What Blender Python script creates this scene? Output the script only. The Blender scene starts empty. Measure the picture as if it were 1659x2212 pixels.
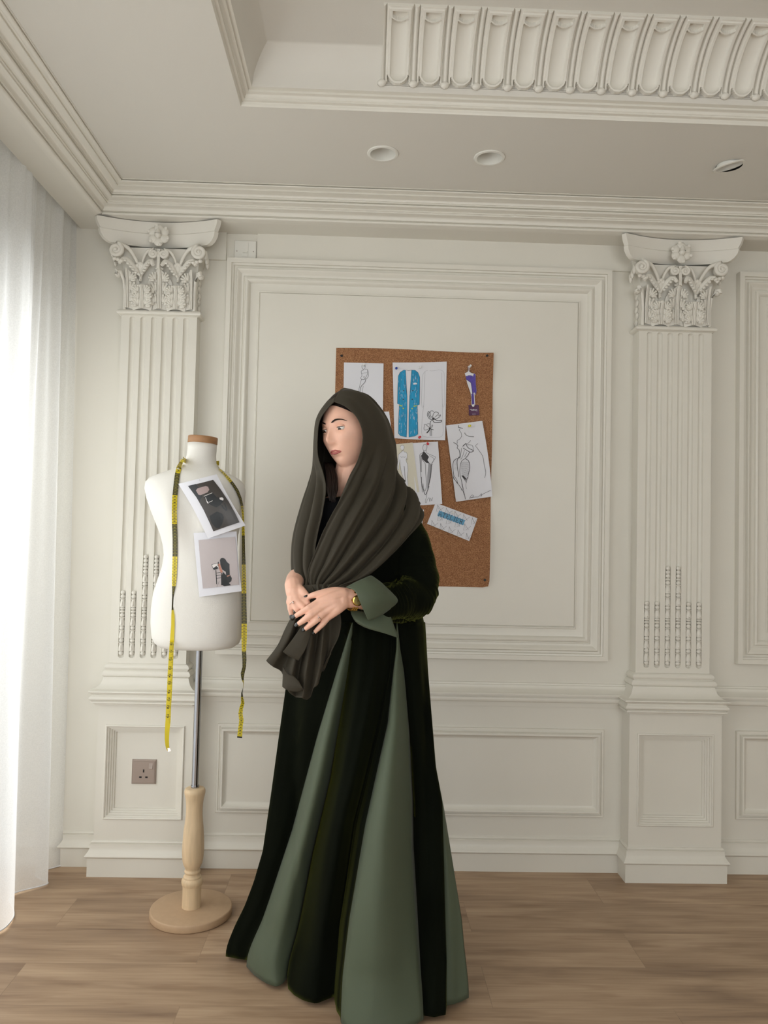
import bpy, bmesh, math, random
from mathutils import Vector, Matrix, noise as mnoise
from mathutils.bvhtree import BVHTree
from mathutils.geometry import tessellate_polygon
R_ = math.radians
C = bpy.context.scene.collection
scene = bpy.context.scene

# ------------------------------------------------------------------ camera
IW, IH, FPX = 1659.0, 2212.0, 1658.0
CAM = Vector((0.0, -2.8, 1.1775))
CR = Vector((0.99935634, -0.02764329, 0.02286364)).normalized()
CF = Vector((0.02678673, 0.99895776, 0.03695766)).normalized()
CU = CR.cross(CF).normalized()
cd = bpy.data.cameras.new('camera'); cam = bpy.data.objects.new('camera', cd); C.objects.link(cam)
cd.sensor_fit = 'VERTICAL'; cd.sensor_height = 24.0; cd.lens = FPX / IH * 24.0
cd.clip_start = 0.05
m = Matrix((CR, CU, -CF)).transposed().to_4x4(); m.translation = CAM
cam.matrix_world = m
scene.camera = cam

# ------------------------------------------------------------------ light and exposure
scene.view_settings.view_transform = 'Standard'
scene.view_settings.look = 'None'
scene.view_settings.gamma = 1.0
scene.view_settings.use_curve_mapping = False
scene.view_settings.exposure = 0.08
world = bpy.data.worlds.new('world'); scene.world = world; world.use_nodes = True
wn = world.node_tree.nodes; bg = wn['Background']
bg.inputs['Color'].default_value = (0.80, 0.88, 1.0, 1); bg.inputs['Strength'].default_value = 1.0

def area(name, loc, rot, sx, sy, power, col):
    l = bpy.data.lights.new(name, 'AREA'); l.shape = 'RECTANGLE'; l.size = sx; l.size_y = sy
    l.energy = power; l.color = col
    o = bpy.data.objects.new(name, l); C.objects.link(o); o.location = loc; o.rotation_euler = rot
    return o
# daylight standing outside the curtained window, and a fill lamp added behind the camera
area('window_daylight', (-2.45, -2.35, 1.95), (0, R_(-72), 0), 2.2, 4.6, 225, (0.985, 1.0, 0.965))
area('rear_fill_light', (0.9, -5.25, 1.35), (R_(90), 0, 0), 2.6, 1.9, 48, (0.98, 1.0, 0.985))

# ------------------------------------------------------------------ pixel -> place helper (a pixel and a distance give a point in the room)
def at(px, py, Y):
    d = CF * FPX + CR * (px - IW / 2) - CU * (py - IH / 2)
    return CAM + d * ((Y - CAM.y) / d.y)
def atz(px, py, Z):
    d = CF * FPX + CR * (px - IW / 2) - CU * (py - IH / 2)
    return CAM + d * ((Z - CAM.z) / d.z)

# ------------------------------------------------------------------ materials
def srgb(r, g, b):
    f = lambda c: ((c / 255 + 0.055) / 1.055) ** 2.4 if c > 10 else c / 255 / 12.92
    return (f(r), f(g), f(b), 1)
def mat(name, col, rough=0.6, metal=0.0, bump=0.0, bscale=200, var=0.0, vscale=8, sheen=0, sheentint=None, spec=0.5, coat=0, stretch=(1,1,1)):
    M = bpy.data.materials.new(name); M.use_nodes = True
    nt = M.node_tree; N = nt.nodes; L = nt.links; P = N['Principled BSDF']
    P.inputs['Base Color'].default_value = col; P.inputs['Roughness'].default_value = rough
    P.inputs['Metallic'].default_value = metal; P.inputs['Specular IOR Level'].default_value = spec
    if coat: P.inputs['Coat Weight'].default_value = coat
    if sheen:
        P.inputs['Sheen Weight'].default_value = sheen; P.inputs['Sheen Roughness'].default_value = 0.35
        P.inputs['Sheen Tint'].default_value = sheentint or (1, 1, 1, 1)
    tc = N.new('ShaderNodeTexCoord'); mp = N.new('ShaderNodeMapping'); mp.inputs['Scale'].default_value = stretch
    L.new(tc.outputs['Object'], mp.inputs['Vector'])
    if var:
        n = N.new('ShaderNodeTexNoise'); n.inputs['Scale'].default_value = vscale; n.inputs['Detail'].default_value = 4
        L.new(mp.outputs[0], n.inputs['Vector'])
        r = N.new('ShaderNodeValToRGB')
        r.color_ramp.elements[0].position = 0.3; r.color_ramp.elements[1].position = 0.7
        r.color_ramp.elements[0].color = tuple(c * (1 - var) for c in col[:3]) + (1,)
        r.color_ramp.elements[1].color = tuple(min(1, c * (1 + var)) for c in col[:3]) + (1,)
        L.new(n.outputs['Fac'], r.inputs['Fac']); L.new(r.outputs['Color'], P.inputs['Base Color'])
    if bump:
        n2 = N.new('ShaderNodeTexNoise'); n2.inputs['Scale'].default_value = bscale; n2.inputs['Detail'].default_value = 3
        L.new(mp.outputs[0], n2.inputs['Vector'])
        b = N.new('ShaderNodeBump'); b.inputs['Strength'].default_value = bump; b.inputs['Distance'].default_value = 0.002
        L.new(n2.outputs['Fac'], b.inputs['Height']); L.new(b.outputs['Normal'], P.inputs['Normal'])
    return M
PAINT = mat('white_wall_paint', srgb(227, 223, 212), 0.55, bump=0.05, bscale=350, var=0.012, vscale=3)
TRIMP = mat('white_trim_paint', srgb(229, 225, 214), 0.42, bump=0.03, bscale=60, var=0.012, vscale=5)
CEILP = mat('ceiling_paint', srgb(222, 218, 209), 0.6, bump=0.08, bscale=350)
PLASTER = mat('white_plaster', srgb(229, 225, 215), 0.55, bump=0.04, bscale=200)
PEARL = mat('white_plastic', srgb(232, 230, 222), 0.35)
SOCK = mat('taupe_metal_plate', srgb(165, 150, 140), 0.38, metal=0.35)
BLACK = mat('black', srgb(14, 13, 13), 0.5)
CHROME = mat('chrome', srgb(170, 172, 178), 0.12, metal=1.0)
MDF = mat('fibreboard', srgb(188, 158, 126), 0.6, bump=0.1, bscale=400, var=0.03, vscale=60)
PALEWOOD = mat('pale_turned_wood', srgb(214, 188, 152), 0.5, var=0.10, vscale=14, stretch=(6, 6, 0.7))
CAPWOOD = mat('cap_wood', srgb(170, 125, 84), 0.5, var=0.08, vscale=40)
LINEN = mat('white_linen', srgb(236, 233, 226), 0.85, bump=0.25, bscale=700)
PAPER = mat('white_paper', srgb(226, 226, 232), 0.6)
BEIGEP = mat('beige_card', srgb(214, 208, 190), 0.6)
INK = mat('graphite_ink', srgb(62, 60, 62), 0.7)
LINK = mat('light_pencil', srgb(165, 165, 170), 0.7)
BLUEP = mat('blue_marker', srgb(20, 148, 196), 0.6, var=0.16, vscale=60, stretch=(3, 3, 0.35))
BLUET = mat('blue_letter_wash', srgb(98, 160, 196), 0.6, var=0.15, vscale=300)
YELM = mat('yellow_green_marker', srgb(196, 206, 70), 0.6)
PURPLE = mat('purple_marker', srgb(86, 68, 160), 0.6, var=0.18, vscale=180)
PLUM = mat('plum_card', srgb(88, 50, 84), 0.6)
TAPEY = mat('tape_yellow', srgb(218, 196, 28), 0.4)
TAPED = mat('tape_dark', srgb(66, 62, 34), 0.45)
GOLD = mat('gold', srgb(212, 178, 96), 0.18, metal=1.0)
DIAL = mat('champagne_dial', srgb(190, 165, 100), 0.25, metal=0.6)
SILVER = mat('rose_silver', srgb(225, 205, 195), 0.15, metal=1.0)
SKIN = mat('skin', srgb(238, 188, 164), 0.45, var=0.05, vscale=30)
SKIN.node_tree.nodes['Principled BSDF'].inputs['Subsurface Weight'].default_value = 0.12
SKIN.node_tree.nodes['Principled BSDF'].inputs['Subsurface Radius'].default_value = (0.012, 0.005, 0.003)
LIPM = mat('lip', srgb(176, 96, 92), 0.4)
HAIR = mat('dark_brown_hair', srgb(30, 21, 17), 0.5, spec=0.25, bump=0.1, bscale=60, stretch=(8, 8, 0.5))
NAIL = mat('dark_nail_polish', srgb(20, 22, 18), 0.12, coat=0.5)
EYEW = mat('eye_white', srgb(225, 220, 214), 0.2)
IRIS = mat('brown_iris', srgb(50, 30, 20), 0.15)
VELVET = mat('bottle_green_velvet', srgb(12, 15, 9), 0.9, sheen=0.75, sheentint=srgb(112, 116, 52), spec=0.05, bump=0.25, bscale=900, var=0.25, vscale=5, stretch=(3, 3, 0.5))
SATIN = mat('sage_green_crepe', srgb(80, 89, 71), 0.62, bump=0.12, bscale=900, sheen=0.06, spec=0.3)
SHAWLM = mat('dark_olive_brown_chiffon', srgb(62, 57, 47), 0.75, bump=0.2, bscale=1100, sheen=0.12, sheentint=srgb(150, 140, 120), spec=0.25)
TOPM = mat('black_jersey', srgb(13, 13, 16), 0.9, spec=0.1)
PINM = {'white': mat('white_pin', srgb(235, 235, 235), 0.25), 'red': mat('red_pin', srgb(205, 20, 40), 0.25),
        'blue': mat('blue_pin', srgb(24, 60, 150), 0.25), 'yellow': mat('yellow_pin', srgb(225, 215, 50), 0.25)}
PHD = mat('dark_photo_print', srgb(62, 57, 54), 0.35, var=0.12, vscale=25)
PHG = mat('greige_photo_print', srgb(188, 178, 178), 0.4, var=0.02, vscale=10)
PHK = mat('photo_black', srgb(28, 32, 36), 0.35)
PHP = mat('photo_pink', srgb(168, 148, 146), 0.35)
PHS = mat('photo_skin', srgb(190, 130, 110), 0.35)
PHW = mat('photo_white', srgb(225, 220, 218), 0.35)

def cork_mat():
    M = mat('cork', srgb(134, 88, 54), 0.85, bump=0.25, bscale=420)
    nt = M.node_tree; N = nt.nodes; L = nt.links; P = N['Principled BSDF']; tc = N['Texture Coordinate']
    v = N.new('ShaderNodeTexVoronoi'); v.inputs['Scale'].default_value = 620; L.new(tc.outputs['Object'], v.inputs['Vector'])
    n = N.new('ShaderNodeTexNoise'); n.inputs['Scale'].default_value = 14; L.new(tc.outputs['Object'], n.inputs['Vector'])
    r = N.new('ShaderNodeValToRGB'); e = r.color_ramp.elements
    e[0].color = srgb(116, 74, 46); e[1].color = srgb(190, 142, 100); e[0].position = 0.1; e[1].position = 0.95
    k = e.new(0.5); k.color = srgb(150, 102, 66)
    sp = N.new('ShaderNodeSeparateColor'); L.new(v.outputs['Color'], sp.inputs[0])
    ad = N.new('ShaderNodeMath'); ad.operation = 'MULTIPLY_ADD'; ad.inputs[1].default_value = 0.75; L.new(sp.outputs[0], ad.inputs[0])
    mu = N.new('ShaderNodeMath'); mu.operation = 'MULTIPLY'; mu.inputs[1].default_value = 0.25; L.new(n.outputs['Fac'], mu.inputs[0])
    L.new(mu.outputs[0], ad.inputs[2]); L.new(ad.outputs[0], r.inputs['Fac']); L.new(r.outputs['Color'], P.inputs['Base Color'])
    return M
CORK = cork_mat()

def floor_mat():
    M = bpy.data.materials.new('oak_laminate'); M.use_nodes = True
    nt = M.node_tree; N = nt.nodes; L = nt.links; P = N['Principled BSDF']; P.inputs['Roughness'].default_value = 0.42
    P.inputs['Specular IOR Level'].default_value = 0.35
    tc = N.new('ShaderNodeTexCoord')
    mp = N.new('ShaderNodeMapping'); mp.inputs['Location'].default_value = (0.43, 0.06, 0); L.new(tc.outputs['Object'], mp.inputs['Vector'])
    bt = N.new('ShaderNodeTexBrick'); bt.inputs['Scale'].default_value = 1; bt.inputs['Brick Width'].default_value = 1.25
    bt.inputs['Row Height'].default_value = 0.19; bt.inputs['Mortar Size'].default_value = 0.0007; bt.offset = 0.37
    bt.inputs['Color1'].default_value = (0, 0, 0, 1); bt.inputs['Color2'].default_value = (1, 1, 1, 1); bt.inputs['Mortar'].default_value = (0.1, 0.1, 0.1, 1)
    L.new(mp.outputs[0], bt.inputs['Vector'])
    # per plank offset of the grain
    sc = N.new('ShaderNodeVectorMath'); sc.operation = 'SCALE'; sc.inputs['Scale'].default_value = 7.0; L.new(bt.outputs['Color'], sc.inputs[0])
    add = N.new('ShaderNodeVectorMath'); L.new(tc.outputs['Object'], add.inputs[0]); L.new(sc.outputs[0], add.inputs[1])
    m1 = N.new('ShaderNodeMapping'); m1.inputs['Scale'].default_value = (1.3, 9, 1); L.new(add.outputs[0], m1.inputs['Vector'])
    n1 = N.new('ShaderNodeTexNoise'); n1.inputs['Scale'].default_value = 1.6; n1.inputs['Detail'].default_value = 5; n1.inputs['Distortion'].default_value = 0.6; L.new(m1.outputs[0], n1.inputs['Vector'])
    m2 = N.new('ShaderNodeMapping'); m2.inputs['Scale'].default_value = (5, 150, 1); L.new(add.outputs[0], m2.inputs['Vector'])
    n2 = N.new('ShaderNodeTexNoise'); n2.inputs['Scale'].default_value = 1.0; n2.inputs['Detail'].default_value = 6; L.new(m2.outputs[0], n2.inputs['Vector'])
    m3 = N.new('ShaderNodeMapping'); m3.inputs['Scale'].default_value = (1.0, 7, 1); L.new(add.outputs[0], m3.inputs['Vector'])
    n3 = N.new('ShaderNodeTexNoise'); n3.inputs['Scale'].default_value = 4.0; n3.inputs['Detail'].default_value = 3; L.new(m3.outputs[0], n3.inputs['Vector'])
    r3 = N.new('ShaderNodeValToRGB'); r3.color_ramp.elements[0].position = 0.56; r3.color_ramp.elements[1].position = 0.76
    r3.color_ramp.elements[0].color = (0, 0, 0, 1); r3.color_ramp.elements[1].color = (1, 1, 1, 1); L.new(n3.outputs['Fac'], r3.inputs['Fac'])
    ramp = N.new('ShaderNodeValToRGB'); e = ramp.color_ramp.elements
    e[0].position = 0.30; e[0].color = srgb(142, 116, 94); e[1].position = 0.72; e[1].color = srgb(206, 178, 148)
    k = e.new(0.5); k.color = srgb(178, 150, 122)
    mx = N.new('ShaderNodeMath'); mx.operation = 'MULTIPLY_ADD'; mx.inputs[1].default_value = 0.26; L.new(n2.outputs['Fac'], mx.inputs[0])
    m0 = N.new('ShaderNodeMath'); m0.operation = 'MULTIPLY'; m0.inputs[1].default_value = 0.76; L.new(n1.outputs['Fac'], m0.inputs[0]); L.new(m0.outputs[0], mx.inputs[2])
    L.new(mx.outputs[0], ramp.inputs['Fac'])
    k1 = N.new('ShaderNodeMixRGB'); k1.blend_type = 'MULTIPLY'; k1.inputs['Color2'].default_value = (0.72, 0.66, 0.62, 1)
    mm = N.new('ShaderNodeMath'); mm.operation = 'MULTIPLY'; mm.inputs[1].default_value = 0.85; L.new(r3.outputs['Color'], mm.inputs[0]); L.new(mm.outputs[0], k1.inputs['Fac']); L.new(ramp.outputs['Color'], k1.inputs['Color1'])
    # plank to plank tint
    k2 = N.new('ShaderNodeMixRGB'); k2.blend_type = 'MULTIPLY'; k2.inputs['Color2'].default_value = (0.86, 0.85, 0.84, 1)
    L.new(bt.outputs['Color'], k2.inputs['Fac']); L.new(k1.outputs['Color'], k2.inputs['Color1'])
    k3 = N.new('ShaderNodeMixRGB'); k3.blend_type = 'MIX'; k3.inputs['Color2'].default_value = srgb(92, 74, 60)
    fm = N.new('ShaderNodeMath'); fm.operation = 'MULTIPLY'; fm.inputs[1].default_value = 0.45; L.new(bt.outputs['Fac'], fm.inputs[0])
    L.new(fm.outputs[0], k3.inputs['Fac']); L.new(k2.outputs['Color'], k3.inputs['Color1'])
    L.new(k3.outputs['Color'], P.inputs['Base Color'])
    b = N.new('ShaderNodeBump'); b.inputs['Strength'].default_value = 0.12; b.inputs['Distance'].default_value = 0.002; L.new(n2.outputs['Fac'], b.inputs['Height']); L.new(b.outputs['Normal'], P.inputs['Normal'])
    return M
FLOORM = floor_mat()

def curtain_mat():
    M = bpy.data.materials.new('white_voile'); M.use_nodes = True
    nt = M.node_tree; N = nt.nodes; L = nt.links; N.remove(N['Principled BSDF']); out = N['Material Output']
    df = N.new('ShaderNodeBsdfDiffuse'); df.inputs['Color'].default_value = (0.86, 0.86, 0.85, 1)
    tl = N.new('ShaderNodeBsdfTranslucent'); tl.inputs['Color'].default_value = (0.88, 0.88, 0.88, 1)
    tp = N.new('ShaderNodeBsdfTransparent')
    a = N.new('ShaderNodeMixShader'); a.inputs[0].default_value = 0.52
    L.new(df.outputs[0], a.inputs[1]); L.new(tl.outputs[0], a.inputs[2])
    tc = N.new('ShaderNodeTexCoord'); n = N.new('ShaderNodeTexNoise'); n.inputs['Scale'].default_value = 260
    L.new(tc.outputs['Object'], n.inputs['Vector'])
    mm = N.new('ShaderNodeMath'); mm.operation = 'MULTIPLY'; mm.inputs[1].default_value = 0.22; L.new(n.outputs['Fac'], mm.inputs[0])
    b = N.new('ShaderNodeMixShader'); L.new(mm.outputs[0], b.inputs[0]); L.new(a.outputs[0], b.inputs[1]); L.new(tp.outputs[0], b.inputs[2])
    L.new(b.outputs[0], out.inputs['Surface']); return M
VOILE = curtain_mat()
def glass_mat():
    M = bpy.data.materials.new('window_glass'); M.use_nodes = True
    nt = M.node_tree; N = nt.nodes; L = nt.links; N.remove(N['Principled BSDF']); out = N['Material Output']
    tp = N.new('ShaderNodeBsdfTransparent'); gl = N.new('ShaderNodeBsdfGlossy'); gl.inputs['Roughness'].default_value = 0.02
    a = N.new('ShaderNodeMixShader'); a.inputs[0].default_value = 0.06
    L.new(tp.outputs[0], a.inputs[1]); L.new(gl.outputs[0], a.inputs[2]); L.new(a.outputs[0], out.inputs['Surface']); return M
GLASS = glass_mat()

# ------------------------------------------------------------------ mesh helpers
class MB:
    def __init__(s): s.v = []; s.f = []; s.m = []
    def add(s, vs, fs, mi=0):
        b = len(s.v); s.v += [tuple(v) for v in vs]; s.f += [tuple(b + i for i in f) for f in fs]; s.m += [mi] * len(fs); return s
    def box(s, x0, x1, y0, y1, z0, z1, mi=0):
        v = [(x, y, z) for z in (z0, z1) for y in (y0, y1) for x in (x0, x1)]
        return s.add(v, [(0, 2, 3, 1), (4, 5, 7, 6), (0, 1, 5, 4), (2, 6, 7, 3), (0, 4, 6, 2), (1, 3, 7, 5)], mi)
    def grid(s, rows, close_u=False, close_v=False, cap=False, mi=0):
        n = len(rows); k = len(rows[0]); vs = [p for r in rows for p in r]; fs = []
        for i in range(n if close_v else n - 1):
            for j in range(k if close_u else k - 1):
                a = i * k + j; b = i * k + (j + 1) % k; c = ((i + 1) % n) * k + (j + 1) % k; d = ((i + 1) % n) * k + j
                fs.append((a, b, c, d))
        if cap: fs.append(tuple(range(k))[::-1]); fs.append(tuple((n - 1) * k + j for j in range(k)))
        return s.add(vs, fs, mi)
    def ring_faces(s): pass
    def sphere(s, c, r, sx=1, sy=1, sz=1, n=12, mi=0, M=None):
        rows = []
        for i in range(n // 2 + 1):
            t = math.pi * i / (n // 2); rr = max(1e-5, math.sin(t)) * r; z = math.cos(t) * r
            row = []
            for j in range(n):
                p = Vector((rr * math.cos(2 * math.pi * j / n) * sx, rr * math.sin(2 * math.pi * j / n) * sy, z * sz))
                if M: p = M @ p
                row.append(Vector(c) + p)
            rows.append(row)
        return s.grid(rows, close_u=True, mi=mi)
    def lathe(s, prof, c=(0, 0, 0), n=32, mi=0, M=None):
        rows = []
        for r, z in prof:
            row = []
            for j in range(n):
                p = Vector((max(r, 1e-5) * math.cos(2 * math.pi * j / n), max(r, 1e-5) * math.sin(2 * math.pi * j / n), z))
                if M: p = M @ p
                row.append(Vector(c) + p)
            rows.append(row)
        return s.grid(rows, close_u=True, mi=mi)
    def tube(s, pts, rad, n=10, mi=0, flat=1.0, up=None, cap=True):
        pts = [Vector(p) for p in pts]; rows = []
        for i, p in enumerate(pts):
            t = (pts[min(i + 1, len(pts) - 1)] - pts[max(i - 1, 0)]).normalized()
            ref = Vector(up) if up else (Vector((0, 0, 1)) if abs(t.z) < 0.9 else Vector((1, 0, 0)))
            a = t.cross(ref).normalized(); b = a.cross(t).normalized()
            r = rad[i] if isinstance(rad, (list, tuple)) else rad
            rows.append([p + a * math.cos(2 * math.pi * j / n) * r + b * math.sin(2 * math.pi * j / n) * r * flat for j in range(n)])
        return s.grid(rows, close_u=True, cap=cap, mi=mi)
    def build(s, name, mats, parent=None, smooth=True, angle=35, sub=0, solid=0, weld=True):
        me = bpy.data.meshes.new(name); me.from_pydata(s.v, [], s.f)
        if not isinstance(mats, (list, tuple)): mats = [mats]
        for x in mats: me.materials.append(x)
        me.polygons.foreach_set('material_index', s.m); me.validate()
        bm = bmesh.new(); bm.from_mesh(me)
        if weld: bmesh.ops.remove_doubles(bm, verts=bm.verts, dist=2e-5)
        bmesh.ops.recalc_face_normals(bm, faces=bm.faces); bm.to_mesh(me); bm.free()
        if smooth:
            me.polygons.foreach_set('use_smooth', [True] * len(me.polygons))
            if angle: me.set_sharp_from_angle(angle=R_(angle))
        o = bpy.data.objects.new(name, me); C.objects.link(o)
        if parent: o.parent = parent; o.matrix_parent_inverse = parent.matrix_world.inverted() if parent.matrix_world != Matrix() else Matrix()
        if solid:
            k = o.modifiers.new('thickness', 'SOLIDIFY'); k.thickness = solid; k.offset = 0
        if sub:
            k = o.modifiers.new('sub', 'SUBSURF'); k.levels = sub; k.render_levels = sub
        return o
def thing(name, label, cat, loc=(0, 0, 0), group=None):
    o = bpy.data.objects.new(name, None); C.objects.link(o); o.location = loc; o.empty_display_size = 0.05
    o['label'] = label; o['category'] = cat
    if group: o['group'] = group
    o.matrix_world = Matrix.Translation(loc)
    return o
def tag(o, label, cat, group=None):
    o['label'] = label; o['category'] = cat
    if group: o['group'] = group
    return o
def struct(o): o['kind'] = 'structure'; return o
def frame_loops(x0, x1, z0, z1, Y, prof, mb=None, fill=True, mi=0):
    """mitred rectangular moulding: prof = (inset, height out of plane Y towards the room)"""
    mb = mb or MB(); rows = []
    for i, h in prof:
        rows.append([(x0 + i, Y - h, z0 + i), (x1 - i, Y - h, z0 + i), (x1 - i, Y - h, z1 - i), (x0 + i, Y - h, z1 - i)])
    mb.grid(rows, close_u=True, mi=mi)
    if fill:
        b = len(mb.v); mb.v += rows[-1]; mb.f.append((b, b + 1, b + 2, b + 3)); mb.m.append(mi)
    return mb
def sweep_plan(path, prof, mb=None, closed=False, ends=True, mi=0):
    """sweep profile (out, z) along a plan path; outward is to the right of travel"""
    mb = mb or MB(); P = [Vector((p[0], p[1])) for p in path]; n = len(P); offs = []
    for i in range(n):
        def nrm(a, b): d = (b - a).normalized(); return Vector((d.y, -d.x))
        ns = []
        if i > 0 or closed: ns.append(nrm(P[i - 1], P[i]))
        if i < n - 1 or closed: ns.append(nrm(P[i], P[(i + 1) % n]))
        if len(ns) == 2:
            b = (ns[0] + ns[1]); b = b / max(1e-6, b.length); b = b / max(0.2, b.dot(ns[0])); offs.append(b)
        else: offs.append(ns[0])
    rows = [[(P[i].x + offs[i].x * o, P[i].y + offs[i].y * o, z) for (o, z) in prof] for i in range(n)]
    mb.grid(rows, close_v=closed, mi=mi)
    if ends and not closed:
        for r in (rows[0], rows[-1]):
            b = len(mb.v); mb.v += r; mb.f.append(tuple(range(b, b + len(r)))); mb.m.append(mi)
    return mb
def arc(pts, k=4):
    """round out a moulding profile with a gentle spline"""
    out = []
    for i in range(len(pts) - 1):
        p0 = pts[max(i - 1, 0)]; p1 = pts[i]; p2 = pts[i + 1]; p3 = pts[min(i + 2, len(pts) - 1)]
        for s in range(k):
            t = s / k
            out.append(tuple(0.5 * ((2 * p1[a]) + (-p0[a] + p2[a]) * t + (2 * p0[a] - 5 * p1[a] + 4 * p2[a] - p3[a]) * t * t + (-p0[a] + 3 * p1[a] - 3 * p2[a] + p3[a]) * t ** 3) for a in range(len(p1))))
    out.append(tuple(pts[-1])); return out
def lerp_poly(pts, t):
    """value on a polyline [(key, value...)] at key t"""
    if t <= pts[0][0]: return pts[0][1]
    for a, b in zip(pts, pts[1:]):
        if t <= b[0]: return a[1] + (b[1] - a[1]) * (t - a[0]) / (b[0] - a[0])
    return pts[-1][1]
def resample(pts, n):
    """smooth resample of a list of vectors to n points, even by length"""
    P = [Vector(p) for p in arc([tuple(p) for p in pts], 8)]
    L = [0]
    for a, b in zip(P, P[1:]): L.append(L[-1] + (b - a).length)
    out = []; j = 0
    for i in range(n):
        t = L[-1] * i / (n - 1)
        while j < len(L) - 2 and L[j + 1] < t: j += 1
        d = max(1e-9, L[j + 1] - L[j]); out.append(P[j].lerp(P[j + 1], min(1, (t - L[j]) / d)))
    return out
def skin_ribs(ribs, n, m):
    """smooth surface through rib curves: n points along each, m across"""
    Rb = [resample(r, n) for r in ribs]
    rows = []
    for i in range(n):
        rows.append(resample_idx([r[i] for r in Rb], m))
    return rows
def resample_idx(P, m):
    k = len(P); out = []
    for j in range(m):
        s = (k - 1) * j / (m - 1); i = min(int(s), k - 2); t = s - i
        p0 = P[max(i - 1, 0)]; p1 = P[i]; p2 = P[i + 1]; p3 = P[min(i + 2, k - 1)]
        out.append(0.5 * ((2 * p1) + (-p0 + p2) * t + (2 * p0 - 5 * p1 + 4 * p2 - p3) * t * t + (-p0 + 3 * p1 - 3 * p2 + p3) * t ** 3))
    return out

# ================================================================== THE SETTING
ZC = 2.383            # ceiling
XL, XR, YB = -1.34, 3.4, -4.6   # left wall, right wall, wall behind the camera
mb = MB(); mb.box(XL - 0.3, XR + 0.1, YB - 0.1, 0.12, -0.05, 0.0)
struct(mb.build('floor', FLOORM, smooth=False))
mb = MB(); mb.box(XL - 0.3, XR + 0.1, 0.0, 0.12, 0.0, 2.7)
struct(mb.build('wall_back', PAINT, smooth=False))
mb = MB(); mb.box(XR, XR + 0.12, YB, 0.0, 0, 2.7); struct(mb.build('wall_right', PAINT, smooth=False))
mb = MB()   # wall behind the camera with a wide window opening
mb.box(XL, -0.4, YB - 0.12, YB, 0, 2.7); mb.box(2.2, XR, YB - 0.12, YB, 0, 2.7)
mb.box(-0.4, 2.2, YB - 0.12, YB, 0, 0.45); mb.box(-0.4, 2.2, YB - 0.12, YB, 2.25, 2.7)
struct(mb.build('wall_front', PAINT, smooth=False))
mb = MB()   # window wall on the left
mb.box(XL - 0.12, XL, YB, -4.25, 0, 2.7); mb.box(XL - 0.12, XL, -0.24, 0.0, 0, 2.7)
mb.box(XL - 0.12, XL, -4.25, -0.24, 0, 0.06); mb.box(XL - 0.12, XL, -4.25, -0.24, 1.96, 2.7)
struct(mb.build('wall_left', PAINT, smooth=False))
def window(name, axis, a0, a1, z0, z1, pos, n):
    mb = MB()
    w = 0.045
    def bx(p0, p1, q0, q1):
        if axis == 'x': mb.box(pos - 0.03, pos + 0.03, p0, p1, q0, q1)
        else: mb.box(p0, p1, pos - 0.03, pos + 0.03, q0, q1)
    bx(a0, a1, z0, z0 + w); bx(a0, a1, z1 - w, z1)
    for i in range(n + 1):
        c = a0 + (a1 - a0 - w) * i / n; bx(c, c + w, z0, z1)
    o = struct(mb.build(name, PEARL, smooth=False))
    g = MB()
    if axis == 'x': g.box(pos - 0.003, pos + 0.003, a0 + w, a1 - w, z0 + w, z1 - w)
    else: g.box(a0 + w, a1 - w, pos - 0.003, pos + 0.003, z0 + w, z1 - w)
    g.build('window_pane', GLASS, parent=o, smooth=False)
window('window_1', 'x', -4.25, -0.24, 0.06, 1.96, XL - 0.06, 3)
window('window_2', 'y', -0.4, 2.2, 0.45, 2.25, YB - 0.06, 3)

# ---- ceiling with the coffer opening and the three round recesses
LIGHTS = [(0.034, -0.450, 0), (0.368, -0.448, 0), (1.127, -0.451, 1)]
CX0, CX1, CY0, CY1 = -0.370, 3.05, -0.684, -2.75
mb = MB()
def plate(x0, x1, y0, y1): mb.add([(x0, y0, ZC), (x1, y0, ZC), (x1, y1, ZC), (x0, y1, ZC)], [(0, 1, 2, 3)])
hs = 0.07; xs = XL
for (x, y, k) in LIGHTS:
    plate(xs, x - hs, CY0, 0.0); plate(x - hs, x + hs, CY0, y - hs); plate(x - hs, x + hs, y + hs, 0.0); xs = x + hs
    n = 32; a = []; b = []
    for j in range(n):
        t = 2 * math.pi * j / n + math.pi / 4; c, s_ = math.cos(t), math.sin(t); q = max(abs(c), abs(s_))
        a.append((x + 0.040 * c, y + 0.040 * s_, ZC)); b.append((x + hs * c / q, y + hs * s_ / q, ZC))
    mb.grid([a, b], close_u=True)
plate(xs, XR, CY0, 0.0); plate(XL, CX0, YB, CY0); plate(CX1, XR, YB, CY0); plate(CX0, CX1, YB, CY1)
struct(mb.build('ceiling', CEILP, smooth=False))
mb = MB(); mb.box(XL, XR, YB, 0.12, 2.72, 2.78); struct(mb.build('ceiling_slab', CEILP, smooth=False))

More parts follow.
